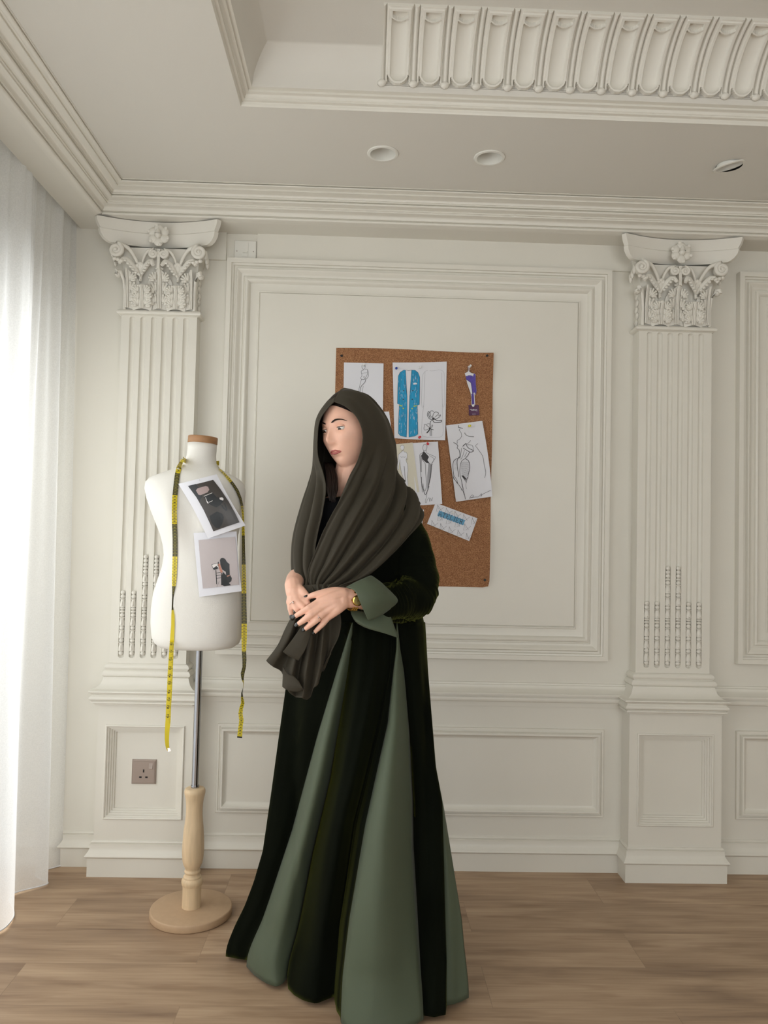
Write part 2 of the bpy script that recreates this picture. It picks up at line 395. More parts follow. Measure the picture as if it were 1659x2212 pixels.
# ---- recessed spotlights
for i, (x, y, tilt) in enumerate(LIGHTS):
    lab = ['white recessed ceiling spotlight, leftmost of the three and above the cork board',
           'white recessed ceiling spotlight, the middle one of the three',
           'white recessed ceiling spotlight above the right pilaster, tilted in its ring'][i]
    t = thing('recessed_spotlight', lab, 'ceiling light', (x, y, ZC), 'round spotlights in the ceiling band')
    M = Matrix.Rotation(R_(-14), 3, 'Y') @ Matrix.Rotation(R_(8), 3, 'X') if tilt else Matrix.Identity(3)
    MB().lathe([(0.0400, 0.002), (0.0480, 0.0012), (0.0490, -0.0015), (0.0470, -0.0035), (0.0400, -0.0042), (0.0385, -0.003), (0.0385, 0.004)], (x, y, ZC), 40, M=M).build('trim_ring', PEARL, t)
    MB().lathe([(0.0385, -0.002), (0.0365, 0.012), (0.0300, 0.032), (0.0215, 0.050), (0.0215, 0.056), (0.001, 0.056)], (x, y, ZC), 40, M=M).build('reflector', PEARL, t)
    lp = MB().lathe([(0.0205, 0.050), (0.018, 0.046), (0.001, 0.046)], (x, y, ZC), 24, M=M)
    for k in range(9):
        a = k * 2 * math.pi / 9; rr = 0.012 if k else 0
        lp.sphere(Vector((x, y, ZC)) + M @ Vector((rr * math.cos(a), rr * math.sin(a), 0.045)), 0.0042, n=8)
    lp.build('lamp_lens', CHROME, t)

# ---- beam over the pilasters (its soffit shows) and curtain box on the left
BZ = 2.292
mb = MB(); mb.box(-0.962, XR, -0.100, -0.0005, BZ, 2.70); mb.box(-0.600, -0.525, -0.012, 0, 2.19, BZ); mb.box(-0.413, 0.985, -0.009, 0, 2.197, BZ)
struct(mb.build('wall_frieze', PAINT, smooth=False))
mb = MB(); mb.box(-1.058, -0.962, YB, 0.0, BZ, 2.70); mb.box(XL, -1.058, YB, 0.0, 2.378, 2.70)
struct(mb.build('ceiling_pelmet', PAINT, smooth=False))

# ---- cornices: stepped run of beads and coves, mitred in the corner
COR = [(0.0, BZ - 0.0), (0.008, BZ), (0.012, BZ + 0.003)]
COR += arc([(0.014, 2.296), (0.020, 2.299), (0.022, 2.304), (0.018, 2.307)], 3)
COR += [(0.018, 2.308), (0.026, 2.309)] + arc([(0.026, 2.311), (0.030, 2.320), (0.042, 2.326)], 4)
COR += [(0.046, 2.326), (0.046, 2.331), (0.050, 2.3315), (0.050, 2.336), (0.056, 2.3365)] + arc([(0.056, 2.337), (0.066, 2.340), (0.068, 2.346), (0.063, 2.350)], 3)
COR += [(0.070, 2.3505), (0.070, 2.355)] + arc([(0.074, 2.355), (0.078, 2.362), (0.092, 2.367)], 4) + [(0.097, 2.367), (0.097, 2.372), (0.104, 2.3725)]
COR += arc([(0.104, 2.373), (0.113, 2.374), (0.116, 2.378), (0.110, 2.381)], 3) + [(0.120, 2.3815), (0.120, ZC)]
struct(sweep_plan([(-0.962, YB), (-0.962, -0.100), (XR, -0.100)], COR).build('trim_1', TRIMP, angle=40))

# ---- coffer: rim moulding, cove, fluted plaster band, flat top with leaf border
rim = [(0.0, ZC - 0.001)] + arc([(0.002, ZC + 0.004), (0.003, ZC + 0.010), (0.009, ZC + 0.012)], 3) + [(0.011, ZC + 0.013), (0.011, ZC + 0.017)] + arc([(0.013, ZC + 0.018), (0.015, ZC + 0.025), (0.022, ZC + 0.028)], 3) + [(0.024, ZC + 0.029), (0.024, ZC + 0.034), (0.034, ZC + 0.037)]
loop = [(CX0, CY0), (CX1, CY0), (CX1, CY1), (CX0, CY1)]
struct(sweep_plan(loop, rim, closed=True).build('trim_2', TRIMP))
COVE = [(0.0, 2.420), (0.004, 2.443), (0.010, 2.465), (0.020, 2.485), (0.032, 2.504), (0.054, 2.528), (0.081, 2.549), (0.113, 2.564), (0.145, 2.573), (0.180, 2.579), (0.215, 2.581)]
COVS = arc(COVE, 4)
cove = [(0.034 + t, z) for t, z in COVS]
mb = sweep_plan(loop, cove, closed=True)
e = 0.034 + 0.215
mb.add([(CX0 + e, CY0 - e, 2.581), (CX1 - e, CY0 - e, 2.581), (CX1 - e, CY1 + e, 2.581), (CX0 + e, CY1 + e, 2.581)], [(0, 1, 2, 3)])
struct(mb.build('ceiling_coffer', CEILP, angle=60))
# cove frame: arc-length lookup
CL = [0]
for a, b in zip(COVS, COVS[1:]): CL.append(CL[-1] + math.hypot(b[0] - a[0], b[1] - a[1]))
def cove_pt(s, x, h):
    s = max(0, min(s, CL[-1] - 1e-6)); i = 0
    while CL[i + 1] < s: i += 1
    f = (s - CL[i]) / (CL[i + 1] - CL[i]); a, b = COVS[i], COVS[i + 1]
    t = a[0] + (b[0] - a[0]) * f; z = a[1] + (b[1] - a[1]) * f
    dx, dz = b[0] - a[0], b[1] - a[1]; l = math.hypot(dx, dz); nx, nz = dz / l, -dx / l     # points into the room
    return Vector((x, CY0 - 0.034 - t - nx * h, z + nz * h))
PITCH = 0.0872; FX0 = 0.0660; S0, S1 = 0.016, 0.205
def band_h(x, s):
    """height of the fluted band above the cove"""
    base = 0.010; R1, R2 = 0.0225, 0.0290
    k = math.floor((x - FX0) / PITCH + 0.5); dx = x - (FX0 + k * PITCH)
    c0 = S0 + 0.030; ctop = S1 - 0.026 + 0.011 * (dx / R1) ** 2
    d = abs(dx) if s >= c0 else math.hypot(dx, s - c0)
    if d < R1 and s < ctop:
        f_ = min(1, (ctop - s) / 0.004)
        return (base + 0.003) * (1 - f_) + f_ * (base + 0.003 - 0.0112 * math.sqrt(1 - (d / R1) ** 2))
    if d < R2 and s < ctop + 0.006: return base + 0.0035
    if s >= ctop + 0.006 and abs(dx) < 0.0205 and s < S1 + 0.004:      # crescent above the flute
        return base - 0.006
    if abs(dx) < R2 and s > c0: return base + 0.0035 if s < S1 + 0.012 else base
    dr = PITCH / 2 - abs(dx); b0 = S0 + 0.014
    d2 = dr if s >= b0 else math.hypot(dr, s - b0)
    if d2 < 0.0062: return 0.002 + 0.009 * math.sqrt(1 - (d2 / 0.0062) ** 2)
    if d2 < 0.0095: return 0.001
    if d2 < 0.0150 and s > S0 + 0.004: return base - 0.001
    return 0.0
mb = MB(); nseg = 46
xs = []; x = 0.0225
x1 = 2.66
while x < x1: xs.append(x); x += PITCH / nseg
ss = [S0 - 0.0005 + 0.0013 * i for i in range(28)]
s = ss[-1]
while s < S1 - 0.028: s += 0.0050; ss.append(s)
while s < S1 + 0.016: s += 0.0016; ss.append(s)
rows = [[cove_pt(ss[0], x, -0.002) for x in xs]] + [[cove_pt(s, x, max(-0.002, band_h(x, s))) for x in xs] for s in ss] + [[cove_pt(ss[-1], x, -0.002) for x in xs]]
mb.grid(rows)
mb.add([rows[i][0] for i in range(len(rows))] + [cove_pt(ss[min(max(i - 1, 0), len(ss) - 1)], xs[0], -0.002) for i in range(len(rows))],
       [(i, i + 1, len(rows) + i + 1, len(rows) + i) for i in range(len(rows) - 1)])
k = 0
x = FX0 - PITCH / 2
while x < x1 - 0.05:     # pearl under every rod
    p = cove_pt(S0 + 0.004, x, 0.006); mb.sphere(p, 0.0125, 1.0, 0.8, 0.75, n=10); x += PITCH
o = struct(mb.build('trim_3', PLASTER, angle=50, weld=False))
# leaf border on the coffer's flat top
random.seed(3); mb = MB()
for i in range(70):
    x = 0.55 + i * 0.032; yb = CY0 - 0.300
    for q in range(3):
        mb.sphere((x + random.uniform(-.008, .008), yb - q * 0.016 + random.uniform(-.006, .006), 2.577), random.uniform(0.009, 0.014), 1, 0.7, 0.6, n=8)
    mb.sphere((x + 0.016, yb + 0.012, 2.577), 0.009, 1, 0.8, 0.7, n=8)
mb.box(0.40, 2.8, CY0 - 0.37, CY0 - 0.345, 2.570, 2.583)
struct(mb.build('trim_4', PLASTER))

# ---- chair rail, baseboards
RAIL = [(0, 0.673), (0.005, 0.672), (0.0055, 0.666), (0.010, 0.665)] + arc([(0.010, 0.664), (0.013, 0.654), (0.024, 0.644), (0.031, 0.640)], 4) + [(0.033, 0.638), (0.033, 0.634), (0.024, 0.632), (0.024, 0.627)] + arc([(0.020, 0.626), (0.024, 0.619), (0.022, 0.608), (0.015, 0.605)], 4) + [(0.015, 0.602), (0.010, 0.601), (0.010, 0.596), (0.006, 0.595), (0.006, 0.588), (0, 0.587)]
SKIRT = [(0, 0.120)] + arc([(0.003, 0.119), (0.007, 0.115), (0.005, 0.110)], 3) + [(0.009, 0.1095), (0.009, 0.104)] + arc([(0.009, 0.103), (0.011, 0.090), (0.018, 0.078)], 4) + arc([(0.020, 0.076), (0.023, 0.070), (0.018, 0.064)], 3) + [(0.015, 0.063), (0.015, 0.0), (0, 0)]
PX = [(-0.9125, -0.5795), (0.9605, 1.2915)]
RAIL = [(o * 1.2, z) for o, z in RAIL]
struct(sweep_plan([(XL, 0), (PX[0][0] + 0.01, 0)], RAIL).build('trim_5', TRIMP)) if False else None
for i, (a, b) in enumerate([(PX[0][1] - 0.01, PX[1][0] + 0.01), (PX[1][1] - 0.01, XR)]):
    struct(sweep_plan([(a, 0), (b, 0)], RAIL).build('trim_%d' % (5 + i), TRIMP))
for nm, a, b in (('baseboard_left_corner', XL, PX[0][0] + 0.01), ('baseboard_middle', PX[0][1] - 0.01, PX[1][0] + 0.01), ('baseboard_right_bay', PX[1][1] - 0.01, XR)):
    struct(sweep_plan([(a, 0), (b, 0)], SKIRT).build(nm, TRIMP))

# ---- framed wall panels
BIG = [(0, 0), (0, 0.020), (0.001, 0.022), (0.0175, 0.022), (0.0185, 0.0165), (0.024, 0.0155), (0.0265, 0.0100), (0.033, 0.0095)] + arc([(0.0345, 0.012), (0.037, 0.0185), (0.041, 0.0185), (0.052, 0.0110), (0.060, 0.0085)], 3) + [(0.062, 0.006), (0.066, 0.006), (0.0675, 0.010)] + arc([(0.069, 0.013), (0.075, 0.0145), (0.081, 0.0110), (0.086, 0.004)], 3) + [(0.088, 0.0035), (0.1125, 0.0035), (0.1145, 0.007), (0.1185, 0.007), (0.120, 0.0045), (0.1215, 0.0045), (0.1235, 0.0105)]
SMALL = [(0, 0), (0, 0.005), (0.002, 0.0065), (0.008, 0.0065), (0.009, 0.004), (0.013, 0.004)] + arc([(0.014, 0.007), (0.018, 0.013), (0.024, 0.0125)], 3) + arc([(0.026, 0.009), (0.031, 0.005), (0.038, 0.0025)], 3) + [(0.041, 0.0025)]
BIG = [(i, h * 1.35) for i, h in BIG]; SMALL = [(i, h * 1.6) for i, h in SMALL]
n = 7
for (x0, x1, z0, z1, P) in ((-0.518, 0.897, 0.757, 2.194, BIG), (1.373, 2.788, 0.757, 2.203, BIG), (-0.504, 0.8925, 0.1935, 0.5085, SMALL), (1.380, 2.78, 0.1935, 0.512, SMALL)):
    struct(frame_loops(x0, x1, z0, z1, 0.0, P).build('trim_%d' % n, TRIMP, angle=30)); n += 1

# ================================================================== PILASTERS
PC = 1.1205                       # centre of the right one, built in place
def leaf(mb, cx, z0, z1, hw, Y, curl=0.020, side=0, n=14, m=10):
    """acanthus leaf: a bulging tongue with fans of rounded lobes either side of a ribbed stem; side -1/+1 gives half a leaf"""
    H = z1 - z0; rows = []
    def fwd(v): return 0.006 + 0.004 * v + curl * max(0, v - 0.5) ** 2 / 0.25
    for i in range(n + 1):
        v = i / n; w = hw * (0.80 + 0.16 * math.sin(v * math.pi * 0.8)) * (1 if v < 0.7 else math.sqrt(max(0.0, 1 - ((v - 0.7) / 0.31) ** 2)))
        us = [-1 + 2 * j / m for j in range(m + 1)] if not side else [(j / m) * side for j in range(m + 1)]
        rows.append([(cx + u * w, Y - fwd(v) + 0.006 * abs(u) ** 2, z0 + H * 0.96 * v - 0.10 * H * u * u) for u in us])
    mb.grid(rows)
    for k in ((-0.0062, 0.0, 0.0062) if not side else (0.0, side * 0.006)):
        P = [(cx + k * (1 - 0.45 * v), Y - fwd(v) - 0.0025 - (0.0015 if k == 0 else 0), z0 + H * 0.95 * v) for v in (0, .25, .5, .75, 1)]
        mb.tube(P, [0.0030, 0.0028, 0.0026, 0.0024, 0.0022], n=8)
    for sg in ((-1, 1) if not side else (side,)):
        for v0, sc in ((0.10, 1.0), (0.38, 1.02), (0.66, 0.84)):
            px_, pz_ = cx + sg * hw * 0.26, z0 + H * v0
            for a, L in ((4, 1.0), (24, 1.05), (45, 1.0), (66, 0.86), (88, 0.66)):
                a_ = R_(a) * sg; l = hw * 0.74 * L * sc; d = Vector((math.sin(a_), 0, math.cos(a_)))
                c = Vector((px_, Y - fwd(v0 + 0.2) - 0.0015 - 0.0006 * (a / 30), pz_)) + d * l * 0.62
                M = Matrix((Vector((d.z, 0, -d.x)), Vector((0, 1, 0)), d)).transposed()
                mb.sphere(c, 1.0, 0.0052 * sc, 0.0050, l * 0.44, n=10, M=M)
                mb.sphere(c + d * l * 0.36 + Vector((0, -0.0012, 0)), 0.0054 * sc, 1, 0.85, 1, n=8)
            mb.sphere((px_ + sg * 0.001, Y - fwd(v0 + 0.1) - 0.004, pz_ + 0.004), 0.0030, n=8)
    if not side:
        mb.sphere((cx, Y - 0.006 - curl, z1 - 0.004), 0.0082, 1.25, 0.9, 0.85, n=12)
        for sg in (-1, 1): mb.sphere((cx + sg * 0.010, Y - 0.004 - curl, z1 - 0.007), 0.0055, 1.2, 0.9, 0.8, n=10)
def scroll(mb, cx, cz, r0, turns, Y, sgn, stem, rad=0.006, proj=0.0):
    pts = []
    N = int(turns * 18)
    for i in range(N + 1):
        t = i / N; a = math.pi / 2 + sgn * 0 + t * turns * 2 * math.pi
        r = r0 * (1 - t) ** 0.75 * 0.92 + r0 * 0.08
        pts.append(Vector((cx - sgn * math.cos(a) * r * -1, Y - proj * 0.5 - t * 0.003, cz + math.sin(a) * r)))
    S = [Vector(p) for p in stem] + [pts[0]]
    S = resample(S, 12)[:-1]
    path = S + pts
    k = len(path); rr = [rad * (0.75 + 0.35 * min(1, i / 10)) * (1 - 0.45 * max(0, (i - 12) / (k - 12))) for i in range(k)]
    mb.tube(path, rr, n=8, flat=1.0, up=(0, 1, 0))
    # scroll body so the volute is solid, and its eye
    mb.lathe([(0.0005, 0.010), (r0 * 0.9, 0.008), (r0 * 0.97, 0.0), (r0 * 0.9, -0.02)], (cx, Y + 0.006, cz), 20, M=Matrix.Rotation(R_(90), 3, 'X'))
    mb.sphere((cx, Y - 0.004, cz), r0 * 0.26, n=10)
def build_pilaster():
    t = thing('pilaster', 'white fluted pilaster with leafy capital, right of the cork board and the person', 'pilaster', (PC, 0, 0), 'fluted pilasters on the back wall')
    x0, x1 = PX[1]
    # pedestal with sunk panel
    mb = MB(); mb.box(x0, x1, -0.0795, 0, 0.0, 0.60)
    mb.f = [f for i, f in enumerate(mb.f) if i != 2]; mb.m = mb.m[:len(mb.f)]
    rec = [(0, 0), (0.029, 0), (0.029, 0.002)] + arc([(0.030, 0.004), (0.033, 0.0055), (0.036, 0.003)], 3) + [(0.0365, -0.001), (0.041, -0.002), (0.042, -0.008), (0.047, -0.009), (0.048, -0.015), (0.053, -0.016), (0.054, -0.022), (0.059, -0.023), (0.060, -0.028)]
    rows = []
    for i, (ins, h) in enumerate(rec):
        if i == 0: q = (x0, x1, 0.0, 0.60)
        else: q = (x0 + ins - 0.0005, x1 - ins + 0.0005, 0.191 + ins - 0.029, 0.5155 - ins + 0.029)
        y = -0.0795 - h
        rows.append([(q[0], y, q[2]), (q[1], y, q[2]), (q[1], y, q[3]), (q[0], y, q[3])])
    mb.grid(rows, close_u=True); b = len(mb.v); mb.v += rows[-1]; mb.f.append((b, b + 1, b + 2, b + 3)); mb.m.append(0)
    mb.build('pedestal', TRIMP, t, angle=30)
    U = [(x0, 0), (x0, -0.0795), (x1, -0.0795), (x1, 0)]
    sweep_plan(U, [(o, z) for o, z in SKIRT]).build('plinth', TRIMP, t)
    # moulded base between pedestal and shaft
    sx0, sx1, sy = 0.9865, 1.2545, -0.060
    U2 = [(sx0, 0), (sx0, sy), (sx1, sy), (sx1, 0)]
    B = [(0, 0.726)] + arc([(0.004, 0.725), (0.011, 0.719), (0.013, 0.711), (0.008, 0.704)], 3) + [(0.008, 0.702), (0.012, 0.7015)] + arc([(0.014, 0.700), (0.019, 0.692), (0.018, 0.684), (0.012, 0.680)], 3) + [(0.014, 0.679), (0.015, 0.672)] + arc([(0.016, 0.670), (0.022, 0.655), (0.036, 0.642), (0.046, 0.638)], 4) + [(0.052, 0.636), (0.053, 0.632), (0.046, 0.628), (0.042, 0.622)] + arc([(0.043, 0.620), (0.050, 0.613), (0.049, 0.606), (0.042, 0.602)], 3) + [(0.042, 0.600), (0.045, 0.599), (0.045, 0.594), (0.036, 0.591), (0.034, 0.586), (0.0, 0.586)]
    sweep_plan(U2, B).build('base_moulding', TRIMP, t)
    # fluted shaft
    fl = [1.0255 + 0.0380 * i for i in range(6)]; r = 0.0100
    xs = [sx0]; 
    for c in fl: xs += [c + r * q for q in (-1.02, -1.0, -0.93, -0.8, -0.6, -0.35, 0, 0.35, 0.6, 0.8, 0.93, 1.0, 1.02)]
    xs.append(sx1)
    za, zb = 0.744, 1.957
    zs = [0.722] + [za + r * (1 - q) for q in (1.02, 1.0, 0.93, 0.8, 0.6, 0.35, 0)] + [1.30] + [zb - r * (1 - q) for q in (0, 0.35, 0.6, 0.8, 0.93, 1.0, 1.02)] + [1.966]
    def dep(x, z):
        for c in fl:
            if abs(x - c) < r * 1.01:
                dz = (za + r - z) if z < za + r else (z - (zb - r) if z > zb - r else 0)
                d = math.hypot(x - c, dz)
                return 0.010 * math.sqrt(max(0, 1 - (d / r) ** 2)) if d < r else 0
        return 0
    mb = MB(); mb.grid([[(x, sy + dep(x, z), z) for x in xs] for z in zs])
    mb.add([(sx0, 0, 0.722), (sx0, sy, 0.722), (sx0, sy, 1.966), (sx0, 0, 1.966), (sx1, sy, 0.722), (sx1, 0, 0.722), (sx1, 0, 1.966), (sx1, sy, 1.966)], [(0, 1, 2, 3), (4, 5, 6, 7)])
    mb.build('fluted_shaft', TRIMP, t, angle=25, weld=False)
    # bead and husk strings in the lower flutes
    def string(c, top):
        mb = MB(); z = 0.753; k = 0; prof = []
        def bead(z, r_): mb.sphere((c, sy + 0.0025, z), r_, 1, 0.95, 0.92, n=14)
        bead(z + 0.0075, 0.0086); z += 0.0145
        def husk(z):
            mb.lathe([(0.0050, 0), (0.0090, 0.001), (0.0097, 0.008), (0.0088, 0.016), (0.0070, 0.024), (0.0076, 0.0275), (0.0102, 0.030), (0.0085, 0.0315), (0.003, 0.031)], (c, sy + 0.0025, z), 14)
            mb.lathe([(0.0008, 0), (0.0036, 0.003), (0.0024, 0.011), (0.0008, 0.018)], (c, sy - 0.0065, z + 0.004), 8)
        seq = 'hbhbhbddhbb' if top < 1.0 else 'hbhbhbddhbhbhbdb'
        while z < top - 0.012:
            s_ = seq[k] if k < len(seq) else 'b'; k += 1
            if z + 0.030 > top - 0.008 and s_ == 'h': break
            if s_ == 'h': husk(z - 0.001); z += 0.0305
            elif s_ == 'b': bead(z + 0.0065, 0.0086); z += 0.0140
            else: mb.sphere((c, sy + 0.0025, z + 0.005), 0.0090, 1, 0.9, 0.60, n=14); z += 0.0105
        mb.build('bead_string', PLASTER, t)
    for i, c in enumerate(fl): string(c, 1.115 if i in (2, 3) else 0.990)
    # astragal
    AST = [(0, 1.960), (0.004, 1.961)] + arc([(0.004, 1.962), (0.013, 1.965), (0.014, 1.973), (0.006, 1.981)], 3) + [(0, 1.982)]
    sweep_plan(U2, AST).build('astragal', TRIMP, t)
    # capital: bell, two tiers of leaves, volutes
    mb = MB(); rows = []
    for z, w, d in ((1.98, 0.1285, 0.060), (2.05, 0.1285, 0.060), (2.10, 0.130, 0.062), (2.14, 0.134, 0.066), (2.17, 0.142, 0.072), (2.20, 0.148, 0.076)):
        rows.append([(PC - w, 0, z), (PC - w, -d, z), (PC + w, -d, z), (PC + w, 0, z)])
    mb.grid(rows)
    for s in (-1, 1):      # rolled corner stems and side leaves
        mb.tube([(PC + s * 0.1235, -0.064, 1.98), (PC + s * 0.1225, -0.066, 2.04), (PC + s * 0.126, -0.072, 2.085), (PC + s * 0.136, -0.084, 2.110), (PC + s * 0.147, -0.094, 2.108), (PC + s * 0.149, -0.094, 2.096)], [0.0065, 0.006, 0.006, 0.0075, 0.009, 0.006], n=10)
        leaf(mb, PC + s * 0.116, 1.985, 2.128, 0.048, -0.064, 0.014, side=-s)
        mb.sphere((PC + s * 0.146, -0.075, 2.102), 0.012, 1, 1.6, 0.9, n=10)
        for q in range(5):   # foliage on the flank
            mb.sphere((PC + s * 0.131, -0.020 - 0.008 * (q % 2), 2.0 + q * 0.024), 0.010, 0.5, 1.6, 1.3, n=8)
    leaf(mb, PC, 1.985, 2.132, 0.046, -0.062, 0.016)
    for s in (-1, 1): leaf(mb, PC + s * 0.0600, 1.982, 2.064, 0.040, -0.070, 0.010)
    for s in (-1, 1):      # calyx between the leaves feeding both scrolls
        cx = PC + s * 0.066
        mb.lathe([(0.004, 0), (0.006, 0.02), (0.010, 0.035), (0.017, 0.050), (0.020, 0.062), (0.010, 0.060)], (cx, -0.076, 2.078), 14)
        for q in range(5):
            a = -0.9 + q * 0.45; mb.sphere((cx + math.sin(a) * 0.018, -0.084 - 0.006 * math.cos(a), 2.138 - 0.005 * abs(q - 2)), 0.0074, 1, 0.9, 1.1, n=8)
        mb.sphere((cx, -0.090, 2.096), 0.004, n=8); mb.sphere((cx, -0.087, 2.080), 0.0035, n=8)
        for (dx, dz, w2) in ((0.060, 0.042, 0.014), (-0.045, 0.034, 0.010)):   # long leaves under the scrolls
            pts = [(cx, -0.082, 2.095), (cx + s * dx * 0.45, -0.092, 2.118 + dz * 0.3), (cx + s * dx * 0.85, -0.100, 2.120 + dz * 0.75), (cx + s * dx * 1.15, -0.108, 2.112 + dz * 0.45)]
            mb.tube(resample(pts, 10), [0.004, 0.006, 0.008, 0.0092, 0.010, 0.010, 0.0095, 0.009, 0.008, 0.006], n=8, up=(0, 1, 0), flat=0.75)
            for q in range(5):
                p = Vector(pts[0]).lerp(Vector(pts[2]), 0.25 + q * 0.17); mb.sphere(p + Vector((0, -0.008, -0.005)), 0.0052, 1.3, 0.7, 0.9, n=8)
        # big corner scroll and small centre scroll
        scroll(mb, PC + s * 0.1450, 2.178, 0.0235, 1.9, -0.112, s, [(cx + s * 0.004, -0.082, 2.122), (cx + s * 0.016, -0.092, 2.155), (cx + s * 0.040, -0.102, 2.188)], 0.0072)
        for q in range(3):
            mb.sphere((PC + s * 0.1640, -0.088 + q * 0.018, 2.176 - 0.010 * q), 0.014, 0.55, 0.9, 1.3, n=8)
            mb.sphere((PC + s * (0.150 - q * 0.012), -0.108, 2.147 - 0.003 * q), 0.0085, 1, 1, 0.8, n=8)
        scroll(mb, PC + s * 0.0180, 2.172, 0.0150, 1.7, -0.098, -s, [(cx - s * 0.004, -0.082, 2.125), (cx - s * 0.010, -0.088, 2.155), (cx - s * 0.026, -0.094, 2.182)], 0.0056)
    for q in range(4): mb.sphere((PC, -0.096, 2.180 - q * 0.012), 0.0065 - 0.0006 * q, n=8)
    mb.box(PC - 0.005, PC + 0.005, -0.10, -0.07, 2.12, 2.19)
    mb.build('capital', PLASTER, t, angle=50, weld=False)
    # concave abacus with horned corners
    mb = MB(); rows = []
    AB = [(2.290, 0.209, 0.000), (2.284, 0.209, 0.000), (2.270, 0.206, 0.003), (2.252, 0.198, 0.009), (2.249, 0.200, 0.006), (2.234, 0.197, 0.010), (2.220, 0.188, 0.017), (2.212, 0.178, 0.024), (2.208, 0.170, 0.028)]
    for z, w, ins in AB:
        fy = -0.132 + ins; row = []
        side_ = [(0.150 - ins * 0.3, 0.0), (0.152 - ins * 0.3, -0.040), (0.166 - ins * 0.5, -0.075), (0.188 - ins * 0.6, -0.100 + ins * 0.5), (w * 1.055, fy + 0.014)]
        row += [(PC - a, y, z) for a, y in side_]
        for j in range(25):
            u = -1 + j / 12
            row.append((PC + u * w, fy + 0.046 * (1 - u * u), z))
        row += [(PC + a, y, z) for a, y in side_[::-1]]
        rows.append(row)
    mb.grid(rows); mb.v += rows[-1]; b = len(mb.v) - len(rows[-1]); mb.f.append(tuple(range(b, len(mb.v)))); mb.m.append(0)
    mb.build('abacus', PLASTER, t, angle=40)
    # rosette
    mb = MB(); c = Vector((PC - 0.018, -0.112, 2.236))
    c = Vector((PC, -0.098, 2.236))
    for q in range(6):
        a = q * math.pi / 3 + 0.5
        M = Matrix.Rotation(a, 3, 'Y')
        mb.sphere(c + M @ Vector((0.0225, -0.007, 0)), 0.0165, 1.0, 0.55, 1.02, n=12, M=M)
        mb.sphere(c + M @ Vector((0.034, -0.012, 0.006)), 0.0068, 1, 0.8, 1, n=8)
    mb.sphere(c + Vector((0, -0.016, -0.002)), 0.0115, 1, 1.1, 1, n=12); mb.lathe([(0.0112, 0), (0.008, 0.010), (0.001, 0.021)], c + Vector((0, -0.019, 0.002)), 12)
    mb.sphere(c, 0.026, 1, 0.45, 1, n=16)
    mb.build('rosette', PLASTER, t)
    return t
pil = build_pilaster()
pil2 = pil.copy(); C.objects.link(pil2); pil2.location = (PC - 1.8665, 0, 0)
pil2['label'] = 'white fluted pilaster behind the dress form, with a power socket in its pedestal'
for ch in list(pil.children):
    c2 = ch.copy(); C.objects.link(c2); c2.parent = pil2; c2.matrix_parent_inverse = ch.matrix_parent_inverse.copy()

# ---- socket and switch
t = thing('power_socket', 'taupe metal switched power socket set in the pedestal panel of the left pilaster', 'power socket', (-0.747, -0.051, 0.302))
c = (at(285, 1641, -0.052) + at(338, 1692, -0.052)) / 2
cx, cz = c.x, c.z; w = 0.0425
mb = MB(); frame_loops(cx - w, cx + w, cz - w, cz + w, -0.0505, [(0, 0), (0, 0.003), (0.001, 0.006), (0.003, 0.0075), (0.0045, 0.0075), (0.0055, 0.0090)], mb)
mb.build('face_plate', SOCK, t, angle=25)
mb = MB()
for dx, dz, hw, hh in ((0, 0.004, 0.0024, 0.0050), (-0.0105, -0.0175, 0.0042, 0.0026), (0.0105, -0.0175, 0.0042, 0.0026)):
    mb.box(cx + dx - hw, cx + dx + hw, -0.0600, -0.0590, cz + dz - hh, cz + dz + hh)
mb.build('pin_holes', BLACK, t, smooth=False)
mb = MB(); mb.add([(cx + 0.018, -0.0595, cz + 0.031), (cx + 0.031, -0.0595, cz + 0.031), (cx + 0.031, -0.0632, cz + 0.012), (cx + 0.018, -0.0632, cz + 0.012), (cx + 0.018, -0.059, cz + 0.010), (cx + 0.031, -0.059, cz + 0.010)], [(0, 1, 2, 3), (3, 2, 5, 4), (0, 3, 4), (1, 5, 2)])
mb.build('rocker_switch', SOCK, t, smooth=False)
t = thing('light_switch', 'white wall switch plate in the recess above the big wall panel, left end', 'light switch', (-0.455, 0, 2.232))
mb = MB(); c = (at(507, 521, -0.004) + at(553, 560, -0.004)) / 2; cx, cz = c.x, c.z
frame_loops(cx - 0.040, cx + 0.040, cz - 0.034, cz + 0.034, 0, [(0, 0), (0, 0.007), (0.002, 0.009)], mb)
mb.build('switch_plate', PEARL, t, angle=25)
MB().box(cx - 0.011, cx + 0.011, -0.0105, -0.008, cz - 0.026, cz + 0.026).build('rocker_surround', PEARL, t, smooth=False)
MB().box(cx - 0.008, cx + 0.009, -0.017, -0.0100, cz - 0.013, cz - 0.008).build('switch_lever', PEARL, t, smooth=False)
for s in (-1, 1): MB().sphere((cx + s * 0.030, -0.0092, cz - 0.006), 0.0022, 1, 0.4, 1, n=8).build('screw', SOCK, t)

